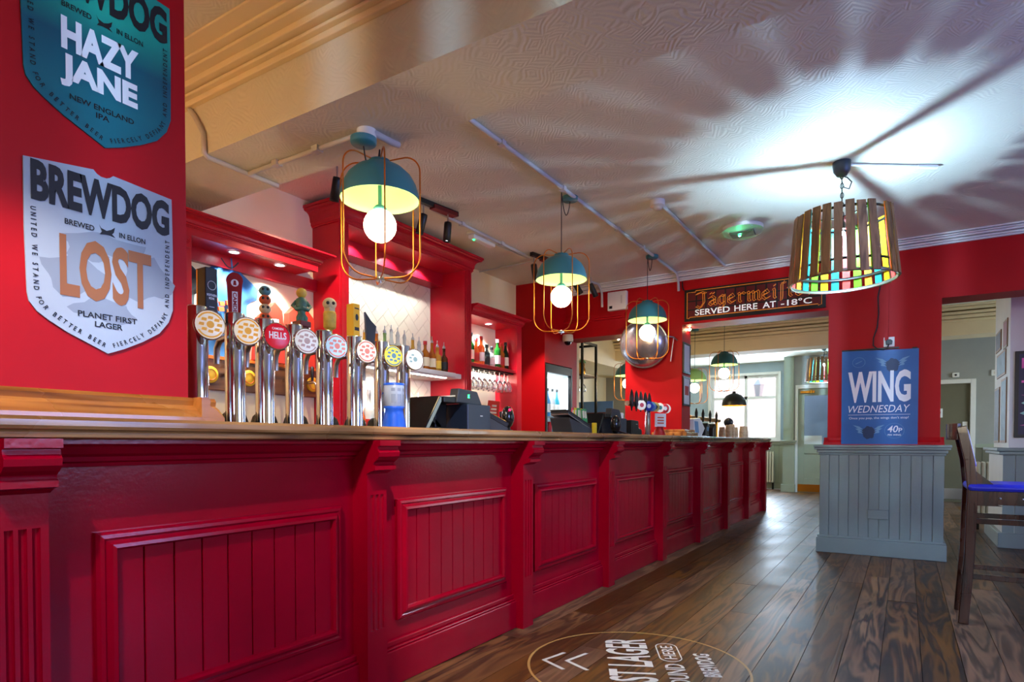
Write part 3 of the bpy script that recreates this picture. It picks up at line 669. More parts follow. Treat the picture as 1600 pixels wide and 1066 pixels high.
for y in (2.38, 2.66, 3.06, 3.205):
    d_ = MB().lathe([(0.055,0),(0.055,0.010),(0.048,0.014),(0.0,0.014)], (-3.80,y,1.49), 22, axis=(1,0,0)).build('round_badge', 'badge_yellow', rl)
    a = MB().tube([(-3.7855, y+0.036*math.cos(2*PI*k/20), 1.49+0.036*math.sin(2*PI*k/20)) for k in range(20)], 0.003, 5, True); a.build('badge_ring', 'orange', d_)
# T-shirts hung on the back panel
mat('tee_blue', (52, 106, 156), 0.85, var=0.25, vscale=9); mat('tee_charcoal', (44, 50, 56), 0.85, var=0.2, vscale=9); mat('tee_print', (236, 110, 50), 0.8)
def tshirt(name, label, y, z, wd, hgt, m, xo):
    t = thing(name, label, 't-shirt', (xo, y, z-hgt), group='t-shirts hung in the cabinet')
    R, Cn = 26, 26; V = []; F = []
    def bounds(v):                 # v 0 top .. 1 bottom ; half width as a fraction
        if v < 0.05: return 0.20 + v*3.0
        if v < 0.20: return 0.35 + (v-0.05)*4.3
        if v < 0.34: return 1.0 - (v-0.20)*0.4
        if v < 0.37: return 0.94 - (v-0.34)*10
        return 0.64 + 0.03*math.sin(v*9)
    for side in (0, 1):
        for r in range(R):
            v = r/(R-1)
            for c in range(Cn):
                u = c/(Cn-1)*2-1; hw = bounds(v)*wd/2
                zz = z - v*hgt + (0.03 if v < 0.01 else 0)
                fold = 0.010*math.sin(u*9+v*5) + 0.007*math.sin(u*4-v*13) + 0.006*math.sin(v*21+u*3)
                ed = max(0.0, 1-u*u)**0.35
                V.append((xo + (0.022+fold)*ed if side == 0 else xo, y+u*hw, zz))
    for side in (0, 1):
        o = side*R*Cn
        for r in range(R-1):
            for c in range(Cn-1):
                q = (o+r*Cn+c, o+r*Cn+c+1, o+(r+1)*Cn+c+1, o+(r+1)*Cn+c); F.append(tuple(reversed(q)) if side == 0 else q)
    b = MB(); b.add(V, F, 0, True); body = b.build('cloth', m, t)
    pts = [(xo+0.03, y-0.13*wd+0.26*wd*k/10, z+0.015-0.05*math.sin(PI*k/10)) for k in range(11)]
    MB().tube(pts, 0.008, 6).build('collar', 'tee_charcoal', body)
    return t, body
t1, b1 = tshirt('t_shirt', 'faded blue t-shirt with orange print hung behind the beer fonts', 2.53, 2.245, 0.48, 0.63, 'tee_blue', -3.835)
a = MB()
for k, (yy, zz, ww) in enumerate(((2.37,1.965,0.035),(2.42,1.975,0.03),(2.465,1.96,0.035),(2.51,1.975,0.03),(2.39,1.92,0.05),(2.46,1.925,0.04),(2.52,1.92,0.035))):
    a.obox((-3.795,yy,zz), (0,1,0.15), (0,-0.15,1), (1,0,0), ww/2, 0.014, 0.006)
a.build('orange_print', 'tee_print', b1)
t2, b2 = tshirt('t_shirt', 'charcoal t-shirt hung half behind the near red pier', 2.15, 2.21, 0.40, 0.58, 'tee_charcoal', -3.785)
# red cartons
for k, (yy, zz, hh, tl) in enumerate(((2.76,1.615,0.36,-0.10),(2.885,1.615,0.43,0.06),(3.02,1.615,0.43,-0.03),(3.15,1.615,0.42,0.02))):
    t = thing('carton', ('short orange red carton leaning beside the blue t-shirt', 'tall orange red carton with peaked top behind the stacked skull handle', 'orange red carton with pale lettering behind the painted figure handle', 'orange red carton at the right end of the cabinet ledge')[k], 'carton', (-3.80, yy, zz), group='cartons on the cabinet ledge', rot=(tl,0,0))
    w2 = 0.058
    MB().prism([(-w2,0),(w2,0),(w2,hh-0.06),(0,hh),(-w2,hh-0.06)], (0,0,0), Y3, Z3, X3, -0.03, 0.03).build('box', 'carton_red', t, local=True, bevel=0.002)
    a = MB()
    for q in range(3): a.box(0.0305, 0.0310, -0.035+0.024*q, -0.018+0.024*q, hh*0.25, hh*(0.45+0.05*q))
    a.build('dark_print', 'handle_maroon', t, local=True)
    MB().box(0.0305, 0.031, -0.04, 0.04, hh*0.58, hh*0.63).box(0.0305, 0.031, -0.04, 0.02, hh*0.67, hh*0.72).build('pale_print', 'print_white', t, local=True)
# ---- centre unit
cu = thing('back_bar_cabinet', 'tall red central back bar cabinet with tiled recess and crown', 'cabinet', (-3.7, 4.08, ZB), group='back bar cabinets')
MB().box(-3.99, -3.56, 3.258, 3.35, ZB, 2.70).build('side_panel', 'back_red', cu, bevel=0.003)
MB().box(-3.99, -3.56, 4.82, 4.918, ZB, 2.70).build('side_panel', 'back_red', cu, bevel=0.003)
MB().box(-3.56, -3.548, 3.27, 3.34, ZB, 2.70).box(-3.56, -3.545, 3.30, 3.31, ZB, 2.70).build('stile', 'back_red', cu)
MB().box(-3.56, -3.548, 4.83, 4.908, ZB, 2.70).box(-3.56, -3.542, 4.85, 4.862, ZB, 2.70).box(-3.56,-3.542,4.88,4.892,ZB,2.70).build('stile', 'back_red', cu)
crown(3.258, 4.918, 2.69, 2.835, -3.85, -3.56, 0.09).build('crown', 'back_red', cu)
MB().box(-3.99, -3.56, 3.35, 4.82, 2.705, 2.74).build('soffit', 'back_red', cu)
MB().box(-3.85, -3.825, 3.35, 4.82, 2.575, 2.705).box(-3.985, -3.85, 3.35, 4.82, 2.575, 2.60).build('fascia', 'back_red', cu)
for y in (3.62, 4.05, 4.45): downlight(cu, -3.72, y, 2.704, 30, (-0.28,0,-1), 120)
bp_ = MB().box(-3.998, -3.990, 3.35, 4.82, ZB, 2.60).build('tile_backing', 'grout', cu)
# herringbone tiles, each cut to the recess
def clip(poly, a, b, c):      # keep a*x+b*y<=c
    out = []
    for i in range(len(poly)):
        p, q = poly[i], poly[(i+1) % len(poly)]; dp = a*p[0]+b*p[1]-c; dq = a*q[0]+b*q[1]-c
        if dp <= 0: out.append(p)
        if dp*dq < 0: t = dp/(dp-dq); out.append((p[0]+(q[0]-p[0])*t, p[1]+(q[1]-p[1])*t))
    return out
tw = 0.098; g = 0.0016; ca = math.cos(PI/4)
for ix in range(-26, 27):
    for iy in range(-26, 27):
        d = (ix-iy) % 4
        if d == 0: q = (ix, iy, ix+2, iy+1)
        elif d == 3: q = (ix, iy, ix+1, iy+2)
        else: continue
        P = [(q[0]*tw+g, q[1]*tw+g), (q[2]*tw-g, q[1]*tw+g), (q[2]*tw-g, q[3]*tw-g), (q[0]*tw+g, q[3]*tw-g)]
        P = [(4.085+(p[0]-p[1])*ca, 1.85+(p[0]+p[1])*ca) for p in P]
        for (aa, bb, cc) in ((-1,0,-3.352),(1,0,4.818),(0,-1,-1.052),(0,1,2.572)):
            if len(P) >= 3: P = clip(P, aa, bb, cc)
        if len(P) < 3: continue
        MB().prism(P, (-3.990,0,0), Y3, Z3, X3, 0, 0.007).build('tile', 'tile_cream', bp_)
MB().box(-3.983, -3.60, 3.352, 4.818, 1.66, 1.705).box(-3.60, -3.575, 3.352, 4.70, 1.665, 1.705).build('shelf', 'white_paint', cu, bevel=0.006, label='white painted shelf')
def led_strip(parent, x, y0, y1, z, power):
    MB().box(x-0.008, x+0.008, y0, y1, z-0.006, z).build('led_strip', 'lamp_disc', parent)
    area('led_strip_light', (x, (y0+y1)/2, z-0.01), (0,0,0), 0.02, y1-y0, power, (1.0,0.95,0.85))
led_strip(cu, -3.66, 3.38, 4.65, 1.66, 9)
# ---- right unit
ru = thing('back_bar_cabinet', 'narrow red back bar cabinet with shelf and hanging glasses', 'cabinet', (-3.7, 5.4, ZB), group='back bar cabinets')
MB().box(-3.85, -3.842, 4.92, 5.765, ZB, 2.32).build('back_panel', 'tile_cream', ru)
MB().box(-3.85, -3.56, 5.765, 5.86, ZB, 2.33).build('side_panel', 'back_red', ru, bevel=0.003)
crown(4.92, 5.86, 2.315, 2.395, -3.85, -3.56, 0.08, False, True).build('crown', 'back_red', ru)
MB().box(-3.85, -3.56, 4.92, 5.765, 2.295, 2.315).build('soffit', 'back_red', ru)
for y in (5.02, 5.42): downlight(ru, -3.70, y, 2.294, 34, (-0.1,0,-1), 110)
MB().box(-3.842, -3.575, 4.92, 5.765, 1.80, 1.835).build('shelf', 'back_red', ru, bevel=0.004)
led_strip(ru, -3.82, 4.95, 5.74, 1.80, 4)
gr = MB()
for x in (-3.79, -3.72, -3.68, -3.61): gr.box(x-0.006, x+0.006, 4.93, 5.76, 1.785, 1.80)
gr.build('glass_rack', 'black_metal', ru)

# ------------------------------------------------------------------ bottles
bottle_glass = {}
def bglass(c, trans=0.45):
    k = 'bottle_%d_%d_%d' % c
    if k not in M: mat(k, c, 0.06, trans=trans, ior=1.3, coat=0.3)
    return k
def bottle(label, x, y, z, h, r, c, lab, cap, group, pour=False, shape=0, trans=0.45):
    t = thing('bottle', label, 'bottle', (x, y, z), group=group)
    nr = 0.014
    if shape == 0: p = [(r*0.9,0),(r,0.006),(r,h*0.58),(r*0.92,h*0.63),(r*0.55,h*0.70),(nr,h*0.76),(nr,h*0.95),(nr*1.15,h*0.955),(nr*1.15,h)]
    elif shape == 1: p = [(r*0.9,0),(r,0.006),(r,h*0.50),(r*0.85,h*0.60),(r*0.45,h*0.74),(nr,h*0.84),(nr,h)]
    else: p = [(r*0.92,0),(r,0.008),(r*1.02,h*0.62),(r*0.9,h*0.68),(nr*1.2,h*0.74),(nr*1.1,h*0.92),(nr*1.3,h*0.925),(nr*1.3,h)]
    MB().lathe(p, (x,y,z), 16).build('glass_body', bglass(c, trans), t)
    MB().lathe([(r*1.015,h*0.16),(r*1.015,h*0.46)], (x,y,z), 16, cap=False).build('label', lab, t)
    if pour:
        MB().lathe([(0.013,0),(0.015,0.01),(0.010,0.022),(0.004,0.03),(0.0035,0.06),(0.0,0.062)], (x,y,z+h), 10).build('pourer', 'steel', t)
    else:
        MB().lathe([(nr*1.3,-0.03),(nr*1.35,0.004),(0.0,0.006)], (x,y,z+h), 12).build('cap', cap, t)
    return t
mat('cap_red', (170,24,24), 0.4); mat('cap_gold', (196,150,60), 0.3, metal=0.8); mat('label_cream', (232,222,190), 0.6); mat('label_white', (238,238,232), 0.6); mat('label_black', (24,24,24), 0.5); mat('label_red', (186,40,36), 0.6); mat('label_yellow', (232,196,70), 0.6); mat('label_blue', (60,90,170), 0.6); mat('label_orange', (226,120,40), 0.6)
CL = (226,236,232); AM = (190,110,30); GR = (40,120,44); DG = (18,52,28); GO = (220,170,70); OR = (226,110,50); BR = (90,44,16)
od = ['first', 'second', 'third', 'fourth', 'fifth', 'sixth', 'seventh', 'eighth', 'ninth', 'tenth', 'eleventh', 'twelfth', 'thirteenth']
upper = [(3.55,0.25,GO,'label_yellow',1),(3.67,0.24,GO,'label_yellow',1),(3.80,0.25,AM,'label_orange',1),(3.90,0.27,(150,190,120),'label_yellow',1),(3.98,0.29,CL,'label_blue',1),(4.06,0.28,CL,'label_cream',1),(4.145,0.27,CL,'label_white',1),(4.255,0.26,GO,'label_white',1),(4.34,0.24,CL,'label_white',1),(4.425,0.27,AM,'label_cream',0),(4.522,0.27,AM,'label_cream',1),(4.60,0.24,GO,'label_yellow',1),(4.70,0.24,BR,'label_black',1)]
cn = {CL:'clear', AM:'amber', GR:'bright green', DG:'dark green', GO:'golden', OR:'orange', BR:'dark brown', (150,190,120):'pale green'}
for i, (y, h, c, lb, po) in enumerate(upper):
    bottle('%s spirit bottle, %s from the left on the white shelf' % (cn[c], od[i]), -3.72, y, 1.705, h, 0.038, c, lb, 'cap_red', 'spirit bottles on the white shelf', bool(po), i % 3)
lower = [(3.50,0.32,AM,'label_red'),(3.62,0.36,OR,'label_white'),(3.715,0.42,CL,'label_red'),(3.80,0.28,GO,'label_yellow'),(3.90,0.33,AM,'label_orange'),(4.00,0.35,CL,'label_blue'),(4.11,0.35,GO,'label_yellow'),(4.215,0.40,GO,'label_yellow'),(4.325,0.39,OR,'label_red'),(4.415,0.33,CL,'label_blue'),(4.51,0.39,AM,'label_cream'),(4.61,0.35,AM,'label_white')]
for i, (y, h, c, lb) in enumerate(lower):
    bottle('%s bottle, %s from the left on the counter below the white shelf' % (cn[c], od[i]), -3.72, y, ZB, h, 0.042, c, lb, 'black', 'bottles on the back counter', i in (2, 8), i % 3)
for i, (y, h, c, lb, cp_) in enumerate(((5.08,0.31,GR,'label_cream','black'),(5.17,0.27,OR,'label_red','cap_red'),(5.26,0.30,OR,'label_white','cap_red'),(5.36,0.23,(60,76,80),'label_black','black'),(5.45,0.22,CL,'label_white','black'),(5.56,0.31,GR,'label_white','white_plastic'),(5.64,0.28,AM,'label_red','cap_red'),(5.72,0.30,DG,'label_cream','black'))):
    bottle('%s bottle, %s from the left on the red shelf' % (cn.get(c, 'smoky grey'), od[i]), -3.68, y, 1.835, h, 0.036, c, lb, cp_, 'bottles on the red shelf', False, i % 3)
# glasses hanging by the foot under the red shelf
def wine_glass(name, label, x, y, ztop, group, s=1.0, hang=True):
    t = thing(name, label, 'glass', (x, y, ztop-0.2*s if hang else ztop), group=group)
    f = -1 if hang else 1
    prof = [(0.034,0.0),(0.034,0.003),(0.006,0.008),(0.004,0.03),(0.004,0.085),(0.012,0.095),(0.036,0.125),(0.043,0.155),(0.040,0.19),(0.037,0.20),(0.0355,0.20),(0.038,0.188),(0.041,0.155),(0.034,0.127),(0.008,0.098),(0.0,0.096)]
    MB().lathe([(r*s, f*z*s) for r, z in prof], (x,y,ztop), 18, cap=False).build('bowl_and_stem', 'glass', t)
k = 0
for row, x in enumerate((-3.755, -3.645)):
    for y in (4.98, 5.075, 5.17, 5.265, 5.36, 5.455, 5.55, 5.645, 5.72):
        wine_glass('wine_glass', 'stemmed glass hanging %s along the %s row of the rack under the red shelf' % (od[k % 9], ('back', 'front')[row]), x, y, 1.80, 'glasses hanging under the red shelf'); k += 1
MB()
t = thing('menu_card', 'orange red menu card standing on the back counter under the hanging glasses', 'card', (-3.66, 5.42, ZB))
MB().obox((-3.66,5.42,1.27), (0,1,0), (0.15,0,1), (1,0,-0.15), 0.10, 0.22, 0.006).build('card', 'carton_red', t)
a = MB()
for q in range(4): a.obox((-3.650+0.013*(q-1.5)*0.6+0.012,5.42,1.33+q*0.035), (0,1,0), (0.15,0,1), (1,0,-0.15), 0.07-0.01*q, 0.010, 0.003)
a.build('print', 'label_cream', t)
for i, y in enumerate((5.60, 5.68)):
    bottle(('slim dark green bottle behind the handheld scanner', 'slim dark green bottle next to the right cabinet side')[i], -3.66, y, ZB, 0.33, 0.036, DG, 'label_cream', 'black', 'slim bottles on the back counter', False, 1)

# ------------------------------------------------------------------ glass-door fridge set in the red wall
fx = -3.467
fg = thing('drinks_fridge', 'tall glass door drinks fridge set into the red wall', 'fridge', (-3.7, 6.56, 0))
MB().box(-3.94, -3.50, 6.226, 6.25, 0.02, 1.955).box(-3.94, -3.50, 6.87, 6.892, 0.02, 1.955).box(-3.94, -3.92, 6.25, 6.87, 0.02, 1.955).box(-3.94,-3.50,6.25,6.87,0.02,0.12).box(-3.94,-3.50,6.25,6.87,1.86,1.955).build('body', 'white_plastic', fg)
MB().box(-3.50, -3.455, 6.228, 6.26, 0.1, 1.955).box(-3.50, -3.455, 6.85, 6.89, 0.1, 1.955).box(-3.50, -3.455, 6.26, 6.85, 1.86, 1.955).box(-3.50,-3.455,6.26,6.85,0.1,0.18).build('door_frame', 'black', fg, bevel=0.004)
MB().box(-3.482, -3.476, 6.26, 6.85, 0.18, 1.86).build('door_glass', 'pane', fg)
mat('fridge_light', (230,245,255), 0.4, emit=(190,225,255), es=6)
MB().box(-3.915, -3.905, 6.83, 6.865, 0.2, 1.84).box(-3.515,-3.505,6.845,6.865,0.2,1.84).build('light_strip', 'fridge_light', fg)
area('fridge_glow', (-3.70, 6.56, 1.845), (0,0,0), 0.3, 0.5, 5, (0.8,0.92,1.0))
for z in (0.55, 0.95, 1.13, 1.36): MB().box(-3.90, -3.53, 6.255, 6.865, z-0.006, z).build('shelf', 'steel', fg)
mat('can_blue', (80,150,200), 0.3, metal=0.3); mat('can_white', (225,230,235), 0.35, metal=0.2); mat('can_red', (200,40,50), 0.3, metal=0.3); mat('can_purple', (150,90,190), 0.3); mat('can_teal', (60,170,190), 0.3)
k = 0
for z, hh, names in ((0.95,0.15,('can_blue','can_white','can_teal','can_white','can_red')),(1.13,0.17,('can_white','can_blue','can_red','can_teal','can_white')),(1.36,0.34,('can_teal','can_purple','can_blue','can_white','can_teal'))):
    for j, cm in enumerate(names):
        y = 6.33+j*0.115
        lab = '%s %s, %s along the %s shelf of the drinks fridge' % (cm[4:], 'bottle' if z > 1.3 else 'can', od[j], {0.95:'lowest visible',1.13:'middle',1.36:'top'}[z])
        if z > 1.3:
            bottle(lab, -3.62, y, z, hh, 0.036, {'can_teal':(60,170,190),'can_purple':(150,90,190),'can_blue':(80,150,200),'can_white':(225,230,235)}[cm], 'label_white', 'black', 'drinks in the fridge', False, 1, 0.3)
        else:
            t = thing('can', lab, 'can', (-3.60, y, z), group='drinks in the fridge')
            MB().lathe([(0.028,0),(0.033,0.008),(0.033,hh-0.015),(0.026,hh-0.003),(0.026,hh)], (-3.60,y,z), 16).build('body', cm, t)
            MB().lathe([(0.0255,hh-0.001),(0.0,hh-0.002)], (-3.60,y,z), 16, cap=False).build('lid', 'steel', t)
# ================================================================== LAMPS AND CEILING FITTINGS
def arc(c, r, a0, a1, n, f):
    return [f(c[0]+r*math.cos(a0+(a1-a0)*k/n), c[1]+r*math.sin(a0+(a1-a0)*k/n)) for k in range(n+1)]
CAGE_H = 0.565
def cage_lamp(label, x, y, zb, rose, group='caged pendant lamps', s=1.0, ceil=ZC, dome='teal', bulb='bulb'):
    """pendant lamp: origin at the bottom of the cage; rose = (x,y,z) of the ceiling rose underside"""
    t = thing('cage_pendant_lamp', label, 'pendant lamp', (x, y, zb), group=group)
    def L(p): return (x+p[0]*s, y+p[1]*s, zb+p[2]*s)
    dz = 0.375
    MB().lathe([(r*s, z*s) for r, z in [(0.185,dz),(0.183,dz+0.03),(0.172,dz+0.07),(0.150,dz+0.11),(0.115,dz+0.143),(0.07,dz+0.165),(0.055,dz+0.168),(0.052,dz+0.185),(0.03,dz+0.192),(0.0,dz+0.193)]], (x,y,zb), 36, cap=False).build('shade', dome, t)
    MB().lathe([(r*s, z*s) for r, z in [(0.185,dz),(0.180,dz+0.001),(0.178,dz+0.03),(0.167,dz+0.068),(0.146,dz+0.106),(0.112,dz+0.137),(0.06,dz+0.158),(0.0,dz+0.16)]], (x,y,zb), 36, cap=False).build('shade_lining', 'lining', t, label='pale green inside of the shade')
    MB().cyl(L((0,0,0.33)), L((0,0,0.535)), 0.009*s, 10).lathe([(0.03*s,0.325*s),(0.034*s,0.335*s),(0.02*s,0.35*s)], (x,y,zb), 16).build('stem', 'teal', t)
    MB().sphere(L((0,0,0.255)), 0.077*s, 28, 18).build('bulb', bulb, t, label='glowing round globe bulb')
    m = MB()
    for k in range(6):
        a = PI*k/3 + 0.35; u = (math.cos(a), math.sin(a)); R = 0.202
        P = [(0.045, 0.558)]
        P += [(R-0.075+0.075*math.cos(q), 0.49+0.075*math.sin(q)) for q in [PI/2-PI/2*i/8 for i in range(9)]]
        P += [(R-0.10+0.10*math.cos(q), 0.105+0.10*math.sin(q)) for q in [0-PI/2*i/8 for i in range(9)]]
        P += [(0.015, 0.004)]
        m.tube([L((u[0]*r, u[1]*r, z)) for r, z in P], 0.0038*s, 6)
    m.build('cage', 'copper_wire', t)
    MB().lathe([(0.022*s,-0.006*s),(0.022*s,0.008*s),(0.006*s,0.010*s)], (x,y,zb), 14).lathe([(0.004*s,-0.018*s),(0.006*s,-0.006*s)], (x,y,zb), 8).build('cage_hub', 'steel', t)
    top = Vector(L((0,0,0.568))); r = Vector(rose)
    c = MB()
    if (r.xy-top.xy).length > 0.03:
        hook = Vector((x, y, r.z+0.02))
        c.tube([top, (x,y,(top.z+r.z)/2), hook], 0.0035, 6)
        n = 12; dx = r - hook
        pts = []
        for i in range(n+1):
            q = i/n; p = hook.lerp(r + Vector((0,0,-0.005)), q); p.z -= 0.13*math.sin(PI*q)**0.8; pts.append(p)
        c.tube(pts, 0.0035, 6)
    else: c.tube([top, r], 0.003, 6)
    c.build('cable', 'black', t)
    MB().lathe([(0.0,-0.03),(0.055,-0.028),(0.06,-0.02),(0.06,0.0)], tuple(r+Vector((0,0,0.03))), 24).build('ceiling_rose', 'teal', t)
    return t
# lamp hung close under the beam: slack cable
l1 = thing('junction_box', 'white round junction box on the beam above the nearest caged lamp', 'junction box', (-2.13, 2.12, 2.455))
MB().lathe([(0.045,0.0),(0.045,0.045)], (-2.13,2.12,2.455), 24).build('box', 'white_plastic', l1)
cage_lamp('teal caged pendant lamp hung close under the ceiling beam', -2.13, 2.205, 1.83, (-2.13, 2.10, 2.425))
cage_lamp('teal caged pendant lamp in the middle over the bar, second from the beam', -2.13, 4.063, 1.86, (-2.13, 4.20, 2.85))
cage_lamp('teal caged pendant lamp in front of the round convex mirror', -2.13, 5.86, 1.865, (-2.11, 5.93, 2.85))
cage_lamp('caged pendant lamp beyond the wide opening, above the black dome lamp', -2.20, 9.21, 1.79, (-2.20, 9.22, 2.85), group='caged pendant lamps in the far room', dome='teal')
cage_lamp('pale green caged pendant lamp in the far room near the framed certificates', -2.88, 10.12, 1.68, (-2.88, 10.13, 2.85), group='caged pendant lamps in the far room', dome='lining')
cage_lamp('caged pendant lamp half hidden by the far red pier', -3.60, 9.05, 1.70, (-3.60, 9.06, 2.85), group='caged pendant lamps in the far room')
# warm lamp over the server side behind the near pier
cage_lamp('caged pendant lamp over the server side behind the near red pier', -3.0, 0.35, 1.86, (-3.0, 0.36, 2.85), group='caged pendant lamps over the server side')
point('warm_lamp', (-3.0, 0.35, 2.03), 36, (1.0, 0.58, 0.22), 0.06)
# black dome lamp
t = thing('dome_pendant_lamp', 'black dome pendant lamp with yellow lining before the bay window', 'pendant lamp', (-2.46, 11.0, 1.68))
MB().lathe([(0.20,0),(0.196,0.05),(0.175,0.11),(0.13,0.17),(0.06,0.205),(0.03,0.21),(0.03,0.24),(0.0,0.245)], (-2.46,11.0,1.68), 32, cap=False).build('shade', 'black', t)
mat('yellow_lining', (240,180,40), 0.5)
MB().lathe([(0.20,0),(0.192,0.004),(0.186,0.05),(0.165,0.105),(0.12,0.16),(0.0,0.19)], (-2.46,11.0,1.68), 32, cap=False).build('shade_lining', 'yellow_lining', t)
MB().sphere((-2.46,11.0,1.76), 0.05, 16, 10).build('bulb', 'bulb', t)
MB().tube([(-2.46,11.0,1.92),(-2.46,11.0,ZC)], 0.004, 6).build('cable', 'black', t)

# ---- lamp of timber slats with coloured panes
pcols = {'yellow':(250,200,20),'green':(110,200,30),'red':(236,80,70),'cyan':(40,190,200),'orange':(246,160,50)}
for k, c in pcols.items(): mat('pane_'+k, c, 0.35, trans=0.0)
for k in pcols:
    m = M['pane_'+k]; nt = m.node_tree; b = nt.nodes['Principled BSDF']; tr = nt.nodes.new('ShaderNodeBsdfTranslucent'); tr.inputs[0].default_value = lin(pcols[k]) + (1,)
    mx = nt.nodes.new('ShaderNodeMixShader'); mx.inputs[0].default_value = 0.4; nt.links.new(b.outputs[0], mx.inputs[1]); nt.links.new(tr.outputs[0], mx.inputs[2]); nt.links.new(mx.outputs[0], nt.nodes['Material Output'].inputs[0])
mat('lamp_bulb_cool', (245,250,255), 0.3, emit=(176,218,255), es=8500)
seq = ['yellow','green','red','yellow','cyan','orange','green','red','cyan','yellow','green','cyan','orange','red']
def slat_lamp(label, x, y, z, group='timber slat lamps', tilt=(0,0,0), s=1.0):
    t = thing('slat_pendant_lamp', label, 'pendant lamp', (x, y, z), group=group, rot=tilt)
    N = 28; rb, rt, H = 0.318*s, 0.276*s, 0.44*s
    for k in range(N):
        a = 2*PI*k/N; er = Vector((math.cos(a), math.sin(a), 0)); et = Vector((-math.sin(a), math.cos(a), 0))
        p0 = er*rb; p1 = er*rt + Z3*H; d = (p1-p0).normalized(); nrm = et.cross(d)
        if k == 25: continue
        w0 = 0.0245*s
        if w0:
            jt = random.uniform(-0.01, 0.01)
            m = MB(); m.obox((p0+p1)/2 + nrm*0.006 + d*jt, d, et, nrm, H/2, w0, 0.004)
            o = m.build('slat', 'slat_wood', t, local=True)
            MB().obox((p0+p1)/2 - nrm*0.002, d, et, nrm, H/2-0.006, w0*0.97, 0.0015).build('pane', 'pane_'+seq[k % 14], t, local=True)
    def ring(r, zz, hh, name, mt):
        MB().lathe([(r,zz-hh),(r+0.003,zz-hh),(r+0.003,zz+hh),(r,zz+hh),(r,zz-hh)], (0,0,0), 48, cap=False).build(name, mt, t, local=True)
    ring(rt-0.008, H-0.03*s, 0.008, 'hoop', 'black_metal'); ring(rb-0.022*s, 0.085*s, 0.008, 'hoop', 'black_metal'); ring(rb-0.010, 0.008, 0.010, 'rim', 'steel')
    sp = MB()
    for k in range(3):
        a = 2*PI*k/3 + 1.31; sp.bar((0,0,H-0.02*s), ((rt-0.006)*math.cos(a), (rt-0.006)*math.sin(a), H-0.03*s), 0.026, 0.006)
    sp.build('spider', 'black_metal', t, local=True)
    MB().lathe([(0.016,0.348*s),(0.018,0.385*s),(0.012,0.395*s),(0.008,H-0.02*s)], (0,0,0), 14).build('lamp_holder', 'black', t, local=True)
    MB().sphere((0,0,0.318*s), 0.0145, 16, 12).build('bulb', 'lamp_bulb_cool', t, local=True)
    ch = MB(); zz = H-0.02*s; i = 0; top = ZC - z
    while zz < top-0.10:
        pl_ = (X3, Z3) if i % 2 == 0 else (Y3, Z3)
        ch.tube([Vector((0,0,zz+0.02)) + pl_[0]*0.009*math.cos(q) + pl_[1]*0.019*math.sin(q) for q in [2*PI*j/10 for j in range(10)]], 0.0028, 5, True)
        zz += 0.031; i += 1
    ch.build('chain', 'black_metal', t, local=True)
    if top > 0.5:
        MB().tube([(0.0,0,top-0.09),(0.03,0.02,top-0.10),(0.055,0.03,top-0.13),(0.04,0.02,top-0.175),(0.012,0.005,top-0.165),(0.0,0,top-0.12),(0,0,H)], 0.004, 6).build('cable', 'black', t, local=True)
        MB().lathe([(0.0,-0.095),(0.03,-0.09),(0.05,-0.06),(0.055,-0.02),(0.055,0.0)], (0,0,top), 20).build('ceiling_rose', 'navy_plastic', t, local=True)
    return t
slat_lamp('timber slat drum lamp with coloured panes hanging in front of the red pillar', -0.354, 4.63, 2.10, tilt=(0.010,-0.016,0))
slat_lamp('timber slat drum lamp with coloured panes near the glazed door', -1.30, 13.1, 2.20, s=1.0)
slat_lamp('timber slat drum lamp hanging over the viewer at the near end of the bar', -0.70, -0.30, 2.139)

# ---- track spots
def track_spot(label, x, y, aim, group, drop=0.09, power=0, color=(1,0.86,0.68), ang=45):
    t = thing('track_spot', label, 'spotlight', (x, y, ZC-0.035-drop-0.13), group=group)
    d = Vector(aim).normalized(); pv = Vector((x, y, ZC-0.035-drop))
    MB().cyl((x,y,ZC-0.035),(x,y,ZC-0.035-drop),0.006,8).build('stem', 'steel', t)
    MB().lathe([(0.0,-0.02),(0.028,-0.018),(0.03,0.0),(0.03,0.13),(0.026,0.132),(0.024,0.115),(0.0,0.115)], pv, 20, axis=d, cap=False).build('barrel', 'black', t)
    MB().lathe([(0.023,0.117),(0.0,0.118)], pv, 16, axis=d, cap=False).build('lens', 'lamp_disc' if power else 'dark_grey', t)
    if power: spot('track_spot_light', pv + d*0.135, pv + d*2, power, color, ang, 0.5, 0.02)
def track(label, x0, x1, y0, y1):
    t = thing('lighting_track', label, 'lighting track', ((x0+x1)/2, (y0+y1)/2, ZC-0.035))
    MB().bar((x0,y0,ZC-0.018), (x1,y1,ZC-0.018), 0.036, 0.035).build('rail', 'black', t)
    MB().bar((x0+(x1-x0)*0.4,y0+(y1-y0)*0.4,ZC-0.03), (x0+(x1-x0)*0.95,y0+(y1-y0)*0.95,ZC-0.03), 0.06, 0.03).build('driver', 'handle_maroon', t, label='maroon driver box')
track('black lighting track with two spots above the tall central cabinet', -3.09, -3.03, 3.56, 4.0)
track('black lighting track above the narrow right cabinet', -3.05, -2.99, 5.2, 5.6)
G = 'black ceiling spots'
track_spot('black cylinder spot on the track above the central cabinet, nearer one', -3.09, 3.66, (-0.25,-0.1,-1), G, power=10)
track_spot('black cylinder spot on the track above the central cabinet, farther one', -3.045, 3.90, (-0.05,-0.05,-1), G, power=10)
track_spot('black cylinder spot on a stem beside the nearest caged lamp', -3.14, 2.86, (-0.30,0.05,-1), G, power=40, color=(1,0.82,0.55), ang=120)
track_spot('black spot tilted beside the middle caged lamp', -3.05, 5.25, (-0.25,0.75,-1), G, power=110)
track_spot('black spot hidden behind the middle caged lamp shade', -3.0, 6.03, (0.45,0.45,-1), G, power=55)
